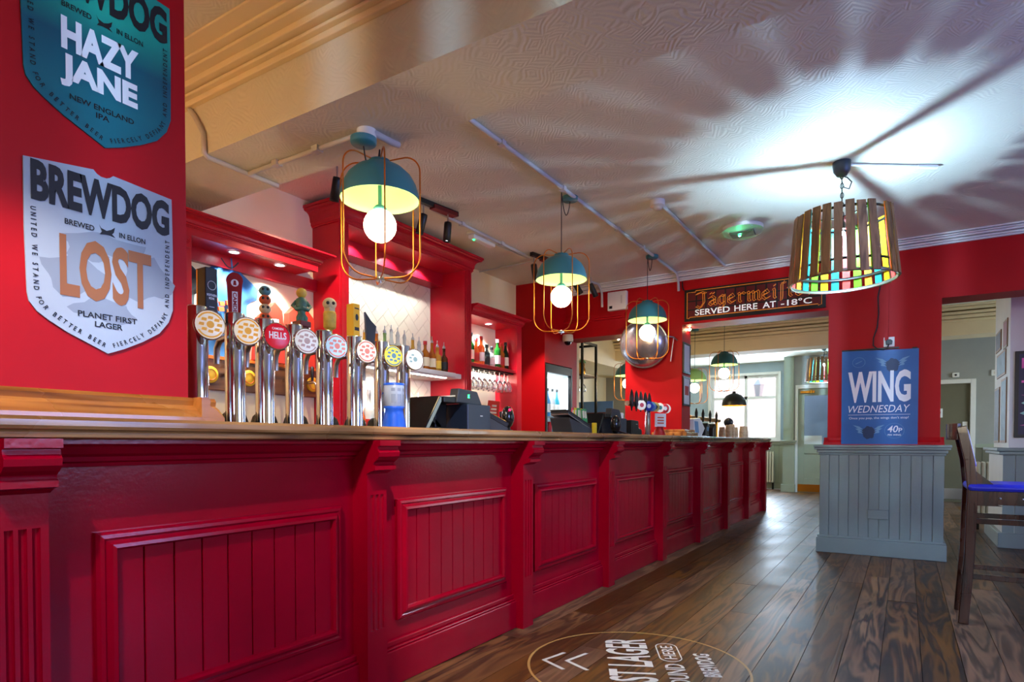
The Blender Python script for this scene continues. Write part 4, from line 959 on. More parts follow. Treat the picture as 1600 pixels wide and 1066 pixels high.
track_spot('black spot hanging straight down in front of the red wall', -2.90, 6.22, (0.40,0.28,-1), G, power=55)
MB()
track_spot('black spot behind the viewer aimed at the near bar panels', -0.85, -0.25, (-1.03,1.40,-2.3), G, power=230, color=(1,0.88,0.80), ang=40)
track_spot('black spot overhead aimed along the middle bar panels', -0.75, 1.0, (-1.12,2.2,-2.35), G, power=210, color=(1,0.88,0.80), ang=50)
# ---- conduits
def conduit(name, label, pts, r=0.011, clips=()):
    t = thing(name, label, 'conduit', pts[0])
    MB().tube(pts, r, 8).build('pipe', 'conduit', t)
    for p in clips: MB().obox(p, X3, Y3, Z3, 0.02, 0.02, r+0.003).build('clip', 'conduit', t)
    return t
zc = ZC-0.014
conduit('cable_conduit', 'grey conduit along the ceiling joining the caged pendant lamps', [(-2.085,2.31,zc),(-2.085,6.60,zc),(-2.085,6.64,2.84),(-2.085,6.69,2.78),(-2.085,6.70,2.69)], 0.014, [(-2.085,3.2,zc),(-2.085,4.0,zc),(-2.085,5.0,zc),(-2.085,5.6,zc)])
conduit('cable_conduit', 'grey conduit on the ceiling leading to the smoke detector', [(-1.59,4.66,zc),(-1.585,6.62,zc)], 0.014)
conduit('cable_conduit', 'cream conduit running down the beam side and along its underside', [(-3.16,1.86,2.80),(-3.06,1.852,2.70),(-2.99,1.852,2.60),(-2.985,1.852,2.50),(-2.985,1.87,2.487),(-2.985,2.10,2.487),(-2.985,2.285,2.487)], 0.013)
conduit('cable_conduit', 'cream conduit along the beam underside to the nearest caged lamp', [(-2.985,2.10,2.487),(-2.19,2.11,2.487)], 0.012, [(-2.75,2.10,2.487),(-2.45,2.105,2.487)])
conduit('cable_conduit', 'pale blue conduit stub beside the nearest lamp rose', [(-2.10,2.13,2.487),(-2.09,2.26,2.487),(-2.088,2.29,2.49)], 0.016)
conduit('cable_conduit', 'grey conduit on the ceiling past the emergency light', [(-3.13,3.6,zc),(-3.13,5.3,zc)], 0.013, [(-3.13,4.2,zc),(-3.13,4.8,zc)])
conduit('cable_conduit', 'thin conduit crossing the ceiling to the wall over the narrow right cabinet', [(-3.84,5.46,zc),(-3.13,5.43,zc)], 0.008)
conduit('cable_conduit', 'thin conduit from the emergency light to the second track', [(-3.19,4.74,zc),(-3.16,5.3,zc)], 0.008)
conduit('cable_conduit', 'white pipe dropping over the cornice near the white box', [(-3.02,6.45,zc),(-2.99,6.60,zc),(-2.98,6.64,2.83),(-2.98,6.69,2.78),(-2.98,6.70,2.62)], 0.014)
# ---- emergency lights, detector, camera, junction box
t = thing('emergency_light', 'long white emergency light with green indicator above the central cabinet', 'emergency light', (-3.19, 4.57, ZC-0.06))
MB().box(-3.235, -3.145, 4.40, 4.75, ZC-0.025, ZC).build('base', 'cream_plastic', t, bevel=0.006)
MB().box(-3.225, -3.155, 4.41, 4.74, ZC-0.062, ZC-0.025).build('diffuser', 'white_plastic', t, bevel=0.012)
MB().sphere((-3.19,4.45,ZC-0.062), 0.010, 10, 8).build('indicator', 'green_led', t)
t = thing('emergency_light', 'round ceiling emergency light with green indicator', 'emergency light', (-1.18, 5.55, ZC-0.085))
MB().lathe([(0.165,-0.035),(0.165,-0.004),(0.155,0)], (-1.18,5.55,ZC), 40).build('base', 'white_plastic', t)
MB().lathe([(0.0,-0.085),(0.10,-0.082),(0.145,-0.068),(0.158,-0.045),(0.160,-0.035)], (-1.18,5.55,ZC), 40, cap=False).build('diffuser', 'clear_plastic', t)
MB().box(-1.27,-1.09,5.50,5.60,ZC-0.05,ZC-0.036).build('tray', 'steel', t)
MB().sphere((-1.20,5.53,ZC-0.055), 0.012, 10, 8).build('indicator', 'green_led', t)
point('indicator_glow', (-1.20,5.53,ZC-0.075), 0.25, (0.1,1.0,0.4), 0.01)
t = thing('smoke_detector', 'white smoke detector on the ceiling at the end of a conduit', 'smoke detector', (-1.60, 4.61, ZC-0.07))
MB().lathe([(0.055,-0.04),(0.055,0.0)], (-1.60,4.61,ZC), 24).build('base', 'white_plastic', t)
MB().lathe([(0.0,-0.072),(0.028,-0.07),(0.036,-0.058),(0.036,-0.05),(0.052,-0.046),(0.052,-0.036)], (-1.60,4.61,ZC), 24, cap=False).build('head', 'cream_plastic', t)
t = thing('dome_camera', 'white dome security camera at the corner of the server opening', 'camera', (-3.40, 6.66, 2.24))
MB().lathe([(0.062,-0.05),(0.065,-0.02),(0.06,0.03)], (-3.40,6.655,2.30), 24).build('housing', 'cream_plastic', t)
MB().sphere((-3.40,6.655,2.25), 0.043, 18, 12).build('dome', 'black_gloss', t)
t = thing('wall_box', 'white square equipment box on the red wall below the cornice', 'junction box', (-2.785, 6.69, 2.56))
MB().box(-2.90, -2.67, 6.665, 6.72, 2.56, 2.77).build('cover', 'white_plastic', t, bevel=0.008)
MB().box(-2.875, -2.84, 6.66, 6.666, 2.58, 2.61).build('window', 'black', t)
MB().box(-2.735, -2.73, 6.662, 6.666, 2.63, 2.72).box(-2.725, -2.72, 6.662, 6.666, 2.63, 2.72).build('vent', 'conduit', t)
# rod on the ceiling by the slat lamp
t = thing('ceiling_rod', 'white cable cover running from the slat lamp rose across the ceiling', 'cable cover', (-0.1, 4.86, ZC-0.02))
MB().tube([(-0.33,4.66,ZC-0.012),(0.09,4.95,ZC-0.012)], 0.010, 8).tube([(0.05,4.925,ZC-0.014),(0.16,5.0,ZC-0.014)], 0.016, 8).build('cover', 'white_plastic', t)
# small spots in the openings
for (x, y, z, lb) in ((-2.03, 6.93, 2.315, 'tiny bright spot at the top corner of the wide opening'), (-3.50, 8.45, 2.55, 'bright star like spot seen through the server opening')):
    t = thing('mini_spot', lb, 'spotlight', (x, y, z))
    MB().lathe([(0.02,0.0),(0.02,0.05)], (x,y,z), 14).build('body', 'black', t)
    MB().sphere((x,y-0.005,z-0.008), 0.017, 12, 8).build('bulb', 'star_bulb', t)
    if y > 8: MB().tube([(x,y,z+0.05),(x,y,ZC)], 0.006, 6).build('stem', 'black', t)
# ================================================================== SIGNS, POSTERS, PRINT
def shield(label, dz, body, words):
    OX = -1.893
    t = thing('shield_sign', label, 'sign', (-1.9, 0.88, 1.30+dz), group='shield signs on the near pier')
    out = [(0.691,1.777),(0.853,1.801),(0.862,1.792),(0.872,1.788),(0.886,1.788),(0.896,1.793),(0.904,1.801),(1.069,1.789),(1.071,1.62),(1.069,1.454),(1.056,1.415),(1.028,1.378),(0.98,1.346),(0.927,1.318),(0.884,1.30),(0.836,1.322),(0.785,1.345),(0.741,1.371),(0.715,1.39),(0.699,1.412),(0.695,1.435),(0.691,1.60)]
    MB().prism([(a, b+dz) for a, b in out], (-1.8995,0,0), Y3, Z3, X3, 0.0, 0.005).build('plate', body, t)
    O = Vector((OX, 0, dz)); k = MB()
    fit(k, 'BREWDOG', 0.706, 1.060, 1.672, 1.778, O, Y3, Z3, 0.045)
    fit(k, 'BREWED', 0.781, 0.853, 1.632, 1.647, O, Y3, Z3, 0.02); fit(k, 'IN ELLON', 0.917, 0.989, 1.632, 1.647, O, Y3, Z3, 0.02)
    # leaping dog emblem
    k.flat([(0.864,1.655),(0.870,1.646),(0.884,1.642),(0.896,1.648),(0.906,1.657),(0.903,1.642),(0.898,1.636),(0.907,1.628),(0.893,1.631),(0.880,1.631),(0.866,1.628),(0.872,1.637)], [(0,1,11),(1,2,9,10,11),(2,3,6,8,9),(3,4,5,6),(6,7,8)], O, Y3, Z3)
    along(k, 'UNITED WE STAND FOR BETTER BEER', [(0.704,1.655),(0.707,1.50),(0.709,1.44),(0.716,1.415),(0.735,1.393),(0.79,1.357),(0.875,1.316)], 0.0125, O, Y3, Z3, 0.02)
    along(k, 'FIERCELY DEFIANT AND INDEPENDENT', [(0.90,1.318),(0.95,1.340),(1.00,1.371),(1.035,1.405),(1.052,1.435),(1.057,1.47),(1.060,1.66)], 0.0125, O, Y3, Z3, 0.02)
    k.build('lettering', 'print_black', t)
    return t, O
t, O = shield('silver shield shaped beer sign with gold word on the near red pier', 0.0, 'sign_silver', None)
k = MB(); fit(k, 'LOST', 0.768, 1.005, 1.440, 1.606, O, Y3, Z3, 0.03); k.build('gold_lettering', 'sign_gold', t)
k = MB(); fit(k, 'PLANET FIRST', 0.809, 0.963, 1.393, 1.409, O, Y3, Z3, 0.02); fit(k, 'LAGER', 0.851, 0.923, 1.370, 1.386, O, Y3, Z3, 0.02); k.build('small_lettering', 'print_black', t)
k = MB(); O2 = O - X3*0.0012                      # pale globe print
for (cy, cz, r, sq) in ((0.80,1.50,0.075,0.7),(0.90,1.60,0.11,0.28),(0.99,1.53,0.07,0.9),(0.88,1.42,0.08,0.4),(0.83,1.57,0.05,0.5)):
    n = 17; k.flat([(cy+r*(1+0.25*math.sin(3*a+cy*40))*math.cos(a), cz+r*sq*(1+0.25*math.cos(4*a+cz*30))*math.sin(a)) for a in [2*PI*i/n for i in range(n)]], [tuple(range(n))], O2 - X3*0.00001*cy, Y3, Z3)
k.build('globe_print', 'sign_silver_dark', t)
# teal gradient of the upper sign is printed on the plate (two inks)
m = mat('sign_teal', (18, 128, 124), 0.32); nt = m.node_tree; tc = nt.nodes.new('ShaderNodeTexCoord'); sp_ = nt.nodes.new('ShaderNodeSeparateXYZ'); rp = nt.nodes.new('ShaderNodeValToRGB')
nt.links.new(tc.outputs['Generated'], sp_.inputs[0]); nt.links.new(sp_.outputs[2], rp.inputs[0]); nt.links.new(rp.outputs[0], nt.nodes['Principled BSDF'].inputs['Base Color'])
e = rp.color_ramp.elements; e[0].position = 0.25; e[0].color = lin((10,104,120)) + (1,); e[1].position = 0.75; e[1].color = lin((20,158,138)) + (1,); q = e.new(0.52); q.color = lin((8,84,104)) + (1,)
t, O = shield('teal shield shaped beer sign with white words above the silver one', 0.572, 'sign_teal', None)
k = MB(); fit(k, 'HAZY', 0.779, 0.976, 1.522, 1.608, O, Y3, Z3, 0.05); fit(k, 'JANE', 0.776, 0.972, 1.424, 1.512, O, Y3, Z3, 0.05); k.build('white_lettering', 'print_white', t)
k = MB(); fit(k, 'NEW ENGLAND', 0.797, 0.961, 1.395, 1.410, O, Y3, Z3, 0.02); fit(k, 'IPA', 0.861, 0.895, 1.373, 1.388, O, Y3, Z3, 0.02); k.build('small_lettering', 'print_black', t)

# ---- illuminated panel over the wide opening
t = thing('wall_sign', 'black and maroon sign with amber blackletter and white capitals over the wide opening', 'sign', (-1.34, 6.71, 2.355))
MB().box(-2.022, -0.655, 6.703, 6.72, 2.352, 2.690).build('board', 'print_black', t, bevel=0.002)
g_ = MB()
for i in range(13):
    for j in range(3):
        x0 = -1.985+i*0.1; z0 = 2.385+j*0.092
        if x0+0.085 < -0.68: g_.box(x0, x0+0.083, 6.7015, 6.703, z0, z0+0.078)
g_.build('maroon_squares', 'sign_maroon', t)
O = Vector((0, 6.698, 0))
am = MB()
def neon(pts, closed=False, r=0.0042): am.tube([(p[0], 6.696, p[1]) for p in pts], r, 5, closed)
neon([(-1.99,2.655),(-1.90,2.655),(-1.90,2.668),(-0.69,2.668),(-0.69,2.385),(-0.72,2.378),(-0.72,2.392),(-1.96,2.392),(-1.97,2.380),(-1.99,2.380)], True, 0.0035)
G = {'J':[[(.05,.88),(.5,.98),(.85,.88)],[(.65,.9),(.7,.25),(.4,-.12),(.05,.02)]],
 'a':[[(.15,.5),(.45,.62),(.75,.48),(.75,.1),(.95,0)],[(.72,.36),(.3,.28),(.18,.12),(.42,0),(.72,.14)]],
 'g':[[(.75,.52),(.42,.62),(.18,.45),(.18,.14),(.42,0),(.75,.14)],[(.75,.62),(.75,-.08),(.5,-.28),(.15,-.2)]],
 'e':[[(.22,.28),(.75,.40),(.5,.62),(.18,.45),(.18,.12),(.45,0),(.85,.12)]],
 'r':[[(.2,.62),(.28,.52),(.28,.08),(.45,0)],[(.3,.48),(.6,.62),(.85,.52)]],
 'm':[[(.08,.62),(.15,.52),(.15,.06),(.25,0)],[(.17,.5),(.42,.62),(.5,.5),(.5,.06),(.6,0)],[(.52,.5),(.78,.62),(.86,.5),(.86,.06),(.98,0)]],
 'i':[[(.3,.62),(.42,.52),(.42,.08),(.6,0)],[(.42,.82),(.5,.86)]],
 's':[[(.85,.92),(.6,1.0),(.42,.85),(.42,.0),(.34,-.2)]],
 't':[[(.48,.92),(.42,.6),(.42,.1),(.65,0)],[(.15,.60),(.8,.60)]],
 'd':[[(.3,.80),(.36,.84)],[(.6,.80),(.66,.84)]]}
x = -1.905
for ch in 'Jagermeister':
    cw = {'m':0.135,'i':0.062,'J':0.12,'s':0.07,'t':0.07}.get(ch, 0.094)
    for st_ in G[ch] + (G['d'] if ch == 'a' else []):
        A = [(x+p[0]*cw, 2.492+p[1]*0.150) for p in st_]
        nx, nz = 0.019, 0.011
        neon(A + [(p[0]+nx, p[1]+nz) for p in reversed(A)], True, 0.0032)
    x += cw + 0.004
am.build('amber_lettering', 'neon_amber', t)
for w_, u0, u1 in (('SERVED', -1.905, -1.545), ('HERE', -1.50, -1.275), ('AT', -1.225, -1.10), ('-18\u00b0C', -1.055, -0.775)):
    k = MB(); fit(k, w_, u0, u1, 2.405, 2.466, O - Y3*0.004, X3, Z3, 0.012); k.build('white_lettering', 'neon_white', t)
MB().tube([(-2.05,6.712,2.79),(-2.045,6.71,2.72),(-2.03,6.71,2.69)], 0.006, 6).build('power_lead', 'black', t)

# ---- blue poster on the pillar
t = thing('poster', 'blue chicken wing offer poster board on the red pillar', 'poster', (-0.205, 6.70, 1.035))
MB().prism([(-0.51,1.035),(0.10,1.035),(0.101,1.897),(-0.51,1.911)], (0,6.705,0), X3, Z3, -Y3, 0, 0.018).build('board', 'poster_blue', t)
MB().box(-0.512, -0.05, 6.69, 6.715, 1.911, 1.925).box(0.05, 0.09, 6.69, 6.715, 1.898, 1.912).build('hanger', 'black', t)
O = Vector((0, 6.6862, 0)); k = MB()
fit(k, 'WING', -0.456, 0.043, 1.423, 1.715, O, X3, Z3, 0.035); k.build('large_lettering', 'print_white', t); k = MB()
fit(k, 'WEDNESDAY', -0.452, 0.040, 1.330, 1.397, O, X3, Z3, 0.0, 0.25); k.build('italic_lettering', 'print_white', t); k = MB()
fit(k, "Once you pop, the wings don't stop!", -0.445, 0.029, 1.264, 1.292, O, X3, Z3, 0.0)
k.flat([(-0.453,1.309),(0.042,1.307),(0.042,1.310),(-0.453,1.312)], [(0,1,2,3)], O, X3, Z3); k.build('slogan', 'print_white', t); k = MB()
fit(k, '40', -0.134, -0.050, 1.145, 1.207, O, X3, Z3, 0.01, 0.2); fit(k, 'P', -0.047, -0.018, 1.145, 1.185, O, X3, Z3, 0.01); fit(k, 'PER WING', -0.131, -0.028, 1.114, 1.130, O, X3, Z3, 0.01)
k.build('price', 'print_white', t)
nv = MB(); pa = MB()
for (cx, cz, s) in ((-0.10, 1.76, 1.0), (-0.285, 1.145, 0.95)):
    pts = [(cx+s*0.055*math.cos(a)*(1+0.12*math.sin(5*a)), cz+s*0.062*math.sin(a)*(1+0.1*math.cos(7*a))) for a in [2*PI*i/24 for i in range(24)]]
    nv = MB(); nv.flat(pts, [tuple(range(24))], O + Y3*0.0003, X3, Z3); nv.build('dark_print', 'poster_navy', t)
    for sg in (-1, 1):
        for q in range(3):
            b0 = (cx+sg*0.045*s, cz+(0.03-0.02*q)*s); tip = (cx+sg*(0.135-0.02*q)*s, cz+(0.075-0.035*q)*s)
            pa.flat([b0, (b0[0]+sg*0.04*s, b0[1]+0.006*s), tip, (b0[0]+sg*0.035*s, b0[1]+0.03*s)], [(0,1,2,3)], O + Y3*0.0001, X3, Z3)
for (cx, cz, r) in ((-0.37, 1.80, 0.05), (-0.08, 1.160, 0.075)):
    pa.add([(cx+(r+d)*math.cos(2*PI*i/32), 6.6863, cz+(r+d)*0.9*math.sin(2*PI*i/32)) for d in (0, 0.0025) for i in range(32)], [(i, (i+1) % 32, 32+(i+1) % 32, 32+i) for i in range(32)])
pa.flat([(-0.395,1.785),(-0.345,1.81),(-0.343,1.815),(-0.397,1.79)], [(0,1,2,3)], O, X3, Z3)
pa.build('pale_print', 'poster_pale', t)
# socket with black plug and its lead
t = thing('wall_socket', 'white wall socket with black plug above the blue poster', 'socket', (-0.13, 6.71, 1.935))
MB().box(-0.173, -0.087, 6.708, 6.72, 1.933, 2.02).build('plate', 'white_plastic', t, bevel=0.003)
MB().prism([(-0.024,-0.022),(0.024,-0.022),(0.028,0.01),(0.012,0.024),(-0.012,0.024),(-0.028,0.01)], (-0.13,6.708,1.972), X3, Z3, -Y3, 0, 0.03).build('plug', 'black', t, bevel=0.004)
MB().tube([(-0.13,6.69,1.955),(-0.14,6.69,1.925),(-0.17,6.685,1.905),(-0.22,6.69,1.915),(-0.255,6.70,1.95),(-0.255,6.71,2.02),(-0.225,6.71,2.12),(-0.215,6.71,2.25),(-0.222,6.71,2.40),(-0.2,6.71,2.52)], 0.006, 6).build('lead', 'black', t)
# certificates on the jamb of the wide opening
for i, (z0, z1) in enumerate(((1.81, 2.145), (1.455, 1.775))):
    t = thing('framed_certificate', ('black framed certificate, upper one on the opening jamb', 'black framed certificate, lower one on the opening jamb')[i], 'picture frame', (-2.045, 6.865, z0), group='framed certificates on the jamb')
    MB().box(-2.05, -2.035, 6.735, 6.755, z0, z1).box(-2.05, -2.035, 6.975, 6.995, z0, z1).box(-2.05, -2.035, 6.755, 6.975, z0, z0+0.02).box(-2.05, -2.035, 6.755, 6.975, z1-0.02, z1).build('frame', 'black', t)
    MB().box(-2.05, -2.041, 6.755, 6.975, z0+0.02, z1-0.02).build('paper', 'paper', t)
    if i: MB().box(-2.041, -2.0405, 6.80, 6.94, z0+0.12, z0+0.22).build('red_print', 'label_red', t)
# convex mirror on the far pier
t = thing('convex_mirror', 'round convex security mirror on the far red pier', 'mirror', (-2.43, 6.65, 1.87))
ax = Vector((0.12,-1,-0.22)).normalized(); c = Vector((-2.44,6.60,2.135))
MB().lathe([(0.255,0.0),(0.235,0.035),(0.19,0.07),(0.13,0.095),(0.06,0.108),(0.0,0.111)], c, 40, axis=ax, cap=False).build('dome', 'mirror', t)
MB().lathe([(0.262,-0.012),(0.268,0.0),(0.262,0.012),(0.25,0.004)], c, 40, axis=ax, cap=False).build('rim', 'steel', t)
MB().tube([(-2.19,6.60,2.20),(-2.12,6.65,2.19),(-2.10,6.715,2.16)], 0.008, 6).tube([(-2.12,6.65,2.19),(-2.15,6.64,1.93)], 0.006, 6).tube([tuple(c - ax*0.01),(-2.44,6.72,2.13)], 0.02, 8).build('bracket', 'steel', t)
# decal on the floor
U = Vector((-0.44,0.90,0)).normalized(); V = Vector((-0.90,-0.44,0)).normalized(); C0 = Vector((-1.06,2.79,0.0012))
t = thing('floor_decal', 'round floor decal with pale lettering and two arrows on the boards', 'decal', (-1.06, 2.79, 0.001))
R = 0.515
MB().add([C0 + U*r*math.cos(2*PI*i/96) + V*r*math.sin(2*PI*i/96) for r in (R-0.012, R) for i in range(96)], [(i, (i+1) % 96, 96+(i+1) % 96, 96+i) for i in range(96)]).build('ring', 'decal_gold', t)
k = MB()
fit(k, 'LOST LAGER', -0.385, 0.39, -0.08, 0.135, C0, U, V, 0.02)
fit(k, 'FOUND', -0.27, 0.03, -0.22, -0.13, C0, U, V, 0.01); fit(k, 'HERE', 0.10, 0.295, -0.205, -0.145, C0, U, V, 0.01)
fit(k, 'BREWDOG', -0.12, 0.19, -0.37, -0.29, C0, U, V, 0.03)
for v0 in (0.45, 0.34):
    k.flat([(0.022,v0),(0.022,v0-0.024),(-0.09,v0-0.118),(-0.098,v0-0.10)], [(0,1,2,3)], C0, U, V); k.flat([(0.022,v0),(0.142,v0-0.10),(0.134,v0-0.118),(0.022,v0-0.024)], [(0,1,2,3)], C0, U, V)
hb = [(0.115+0.055*math.cos(a), -0.175+0.055*math.sin(a)) for a in [PI/2+PI*i/12 for i in range(13)]] + [(0.28+0.055*math.cos(a), -0.175+0.055*math.sin(a)) for a in [-PI/2+PI*i/12 for i in range(13)]]
hb2 = [(0.115+0.049*math.cos(a), -0.175+0.049*math.sin(a)) for a in [PI/2+PI*i/12 for i in range(13)]] + [(0.28+0.049*math.cos(a), -0.175+0.049*math.sin(a)) for a in [-PI/2+PI*i/12 for i in range(13)]]
n = len(hb); k.flat(hb+hb2, [(i, (i+1) % n, n+(i+1) % n, n+i) for i in range(n)], C0, U, V)
k.build('lettering', 'decal_white', t)
# lounge: posters on the stub wall, framed poster
mat('poster_red', (150,60,56), 0.5); mat('poster_blue_grey', (110,140,158), 0.5, var=0.3, vscale=10); mat('poster_dark', (86,84,92), 0.5, var=0.3, vscale=14); mat('neon_pink', (236,110,190), 0.5); mat('poster_purple', (20,18,70), 0.4); mat('poster_mint', (150,214,200), 0.5); mat('frame_wood', (150,112,70), 0.45)
k_ = 0
for (y0, y1, z0, z1, m_, lb) in ((8.05,8.45,1.05,1.72,'poster_blue_grey','tall framed blue grey poster on the white stub wall, nearer one'),(8.60,9.0,1.05,1.66,'poster_dark','tall framed dark poster on the white stub wall, farther one'),(8.15,8.85,1.76,2.02,'poster_blue_grey','blue poster above the tall framed posters'),(8.55,8.98,2.06,2.28,'poster_dark','sketchy dark poster near the doorway head'),(8.05,8.35,2.03,2.32,'poster_red','dull red poster at the top of the stub wall')):
    t = thing('wall_poster', lb, 'poster', (0.87, (y0+y1)/2, z0), group='posters on the stub wall')
    MB().box(0.868, 0.877, y0, y1, z0, z1).build('frame', 'frame_wood', t, bevel=0.002)
    MB().box(0.866, 0.868, y0+0.025, y1-0.025, z0+0.025, z1-0.025).build('print', m_, t)
t = thing('framed_poster', 'black framed purple poster with pink and mint shapes at the right edge', 'poster', (1.2, 7.86, 1.10))
MB().box(0.915, 1.50, 7.855, 7.88, 1.10, 1.95).build('frame', 'black', t, bevel=0.003)
MB().box(0.945, 1.47, 7.852, 7.856, 1.13, 1.92).build('print', 'poster_purple', t)
O = Vector((0,7.8512,0)); k = MB()
fit(k, 'P', 0.965, 1.06, 1.78, 1.88, O, X3, Z3, 0.05); fit(k, 'A', 0.985, 1.08, 1.67, 1.76, O, X3, Z3, 0.05); fit(k, 'T', 0.965, 1.06, 1.57, 1.66, O, X3, Z3, 0.05)
k.flat([(0.96,1.52),(1.2,1.49),(1.2,1.47)], [(0,1,2)], O, X3, Z3); k.flat([(0.955,1.22),(1.15,1.26),(1.15,1.22)], [(0,1,2)], O, X3, Z3); k.build('pink_print', 'neon_pink', t)
k = MB(); k.flat([(0.965,1.44),(1.05,1.49),(1.05,1.39)], [(0,1,2)], O, X3, Z3); k.build('mint_print', 'poster_mint', t); k = MB(); k.flat([(0.955,1.34),(1.05,1.39),(1.05,1.29)], [(0,1,2)], O, X3, Z3); k.build('mint_print', 'poster_mint', t)
# ================================================================== THINGS ON THE COUNTER
Z0 = ZT
# till (seen from behind): screen leaning towards the server, customer display on top, dark blue body
def till(label, x, y, s=1.0, m2='navy_plastic'):
    t = thing('till', label, 'till', (x, y, Z0))
    MB().prism([(-0.10,0),(0.12,0),(0.12,0.152),(-0.06,0.152)], (x,y,Z0), X3, Z3, Y3, 0.06, 0.06+0.225*s).build('body', m2, t, bevel=0.006)
    MB().box(x-0.16, x+0.06, y-0.20, y+0.06, Z0, Z0+0.018).build('base', 'black', t, bevel=0.004)
    # touch screen leaning towards the server side, seen edge on
    MB().prism([(-0.245,0.01),(-0.215,0.0),(-0.09,0.175),(-0.12,0.188)], (0,y,Z0), Y3, Z3, X3, x-0.15, x+0.07).build('screen', 'black_gloss', t, bevel=0.005)
    MB().bar((x-0.04,y-0.12,Z0+0.09),(x-0.04,y-0.02,Z0+0.018),0.07,0.03).build('stand', 'black', t, bevel=0.004)
    MB().prism([(-0.10,0.152),(0.08,0.152),(0.08,0.185),(-0.10,0.182)], (x,y,Z0), X3, Z3, Y3, -0.10, 0.06).build('printer', 'black', t, bevel=0.005)
    MB().bar((x-0.02,y-0.02,Z0+0.155),(x-0.02,y-0.02,Z0+0.018),0.10,0.03,up=(1,0,0)).build('neck', 'black', t, bevel=0.004)
    d = MB().prism([(0.0,0.156),(0.245,0.150),(0.195,0.228),(0.02,0.236)], (0,y,Z0), Y3, Z3, X3, x+0.03, x+0.09).build('customer_display', 'dark_grey', t, bevel=0.006)
    return t, d
tl, dsp = till('black till with customer display beside the blue stand', -2.17, 2.74)
MB().add([(-2.0795, 2.85+0.012*math.cos(a)*(1 if i % 2 else 0.5), Z0+0.196+0.015*math.sin(a)*(1 if i % 2 else 0.5)) for i, a in enumerate([2*PI*j/8 for j in range(8)])], [tuple(range(8))]).build('green_logo', 'green_led', dsp)
MB().box(-2.0495, -2.049, 2.92, 2.945, Z0+0.085, Z0+0.09).build('maker_mark', 'conduit', tl)
MB().prism([(0,0),(0.10,0.0),(0.06,0.012),(0.0,0.012)], (-2.16,2.70,Z0+0.186), X3, Y3, Z3, 0, 0.006).build('receipt', 'paper', tl)
def card_terminal(label, x, y, rz=0):
    t = thing('card_terminal', label, 'card terminal', (x, y, Z0), rz)
    MB().prism([(-0.09,0.0),(0.10,0.0),(0.10,0.03),(-0.09,0.13)], (0,0,0), Y3, Z3, X3, -0.04, 0.04).build('stand', 'dark_grey', t, local=True, bevel=0.006)
    d = Vector((0,0.88,-0.46)).normalized(); n = X3.cross(d)
    if n.z < 0: n = -n
    b = MB().obox(Vector((0,0.0,0.095)), d, X3, n, 0.115, 0.040, 0.016).build('body', 'black', t, local=True, bevel=0.006)
    MB().obox(Vector((0,-0.045,0.118)) + n*0.014, d, X3, n, 0.045, 0.033, 0.003).build('screen', 'poster_pale', b, local=True)
    kk = MB()
    for r in range(4):
        for c in range(3): kk.obox(Vector((0,0.0,0.095)) + d*(0.02+0.022*r) + X3*(-0.022+0.022*c) + n*0.017, d, X3, n, 0.008, 0.009, 0.003)
    kk.build('keypad', 'cap_gold', b, local=True)
    return t
card_terminal('black card terminal with yellow keys between the till and the scanner', -2.18, 3.22, math.radians(-40))
t = thing('handheld_scanner', 'black upright handheld scanner with red light beside the till', 'scanner', (-2.17, 3.40, Z0))
MB().lathe([(0.055,0.0),(0.055,0.008),(0.02,0.02),(0.014,0.04)], (-2.17,3.40,Z0), 20).build('foot', 'black', t)
MB().sphere((-2.17,3.40,Z0+0.10), 0.05, 18, 14, sc=(0.75,1.0,1.45)).build('body', 'black_gloss', t)
MB().sphere((-2.135,3.37,Z0+0.145), 0.008, 8, 6).build('light', 'red_led', t)
# blue flared stand with printed drum
mat('bright_blue', (24,86,200), 0.35)
SX, SY = -1.98, 2.135
t = thing('drum_stand', 'blue flared stand with printed pale drum between the last beer font and till', 'stand', (SX, SY, Z0))
MB().lathe([(0.056,0.0),(0.056,0.01),(0.045,0.06),(0.040,0.088),(0.050,0.10),(0.0,0.10)], (SX,SY,Z0), 28).build('base', 'bright_blue', t)
MB().lathe([(0.045,0.10),(0.047,0.102),(0.047,0.20),(0.045,0.203)], (SX,SY,Z0), 28).build('drum', 'sign_silver', t)
MB().lathe([(0.048,0.196),(0.048,0.206),(0.0,0.207)], (SX,SY,Z0), 28).build('lid', 'bright_blue', t)
k = MB()
for a0 in (-1.1, -0.5, 0.1):
    V = [(SX+0.0476*math.cos(a0+0.42*i/4), SY+0.0476*math.sin(a0+0.42*i/4), Z0+z) for z in (0.115,0.155) for i in range(5)]; k.add(V, [(i,i+1,6+i,5+i) for i in range(4)])
    V = [(SX+0.0476*math.cos(a0+0.36*i/4), SY+0.0476*math.sin(a0+0.36*i/4), Z0+z) for z in (0.168,0.182) for i in range(5)]; k.add(V, [(i,i+1,6+i,5+i) for i in range(4)])
k.build('print', 'sign_silver_dark', t)
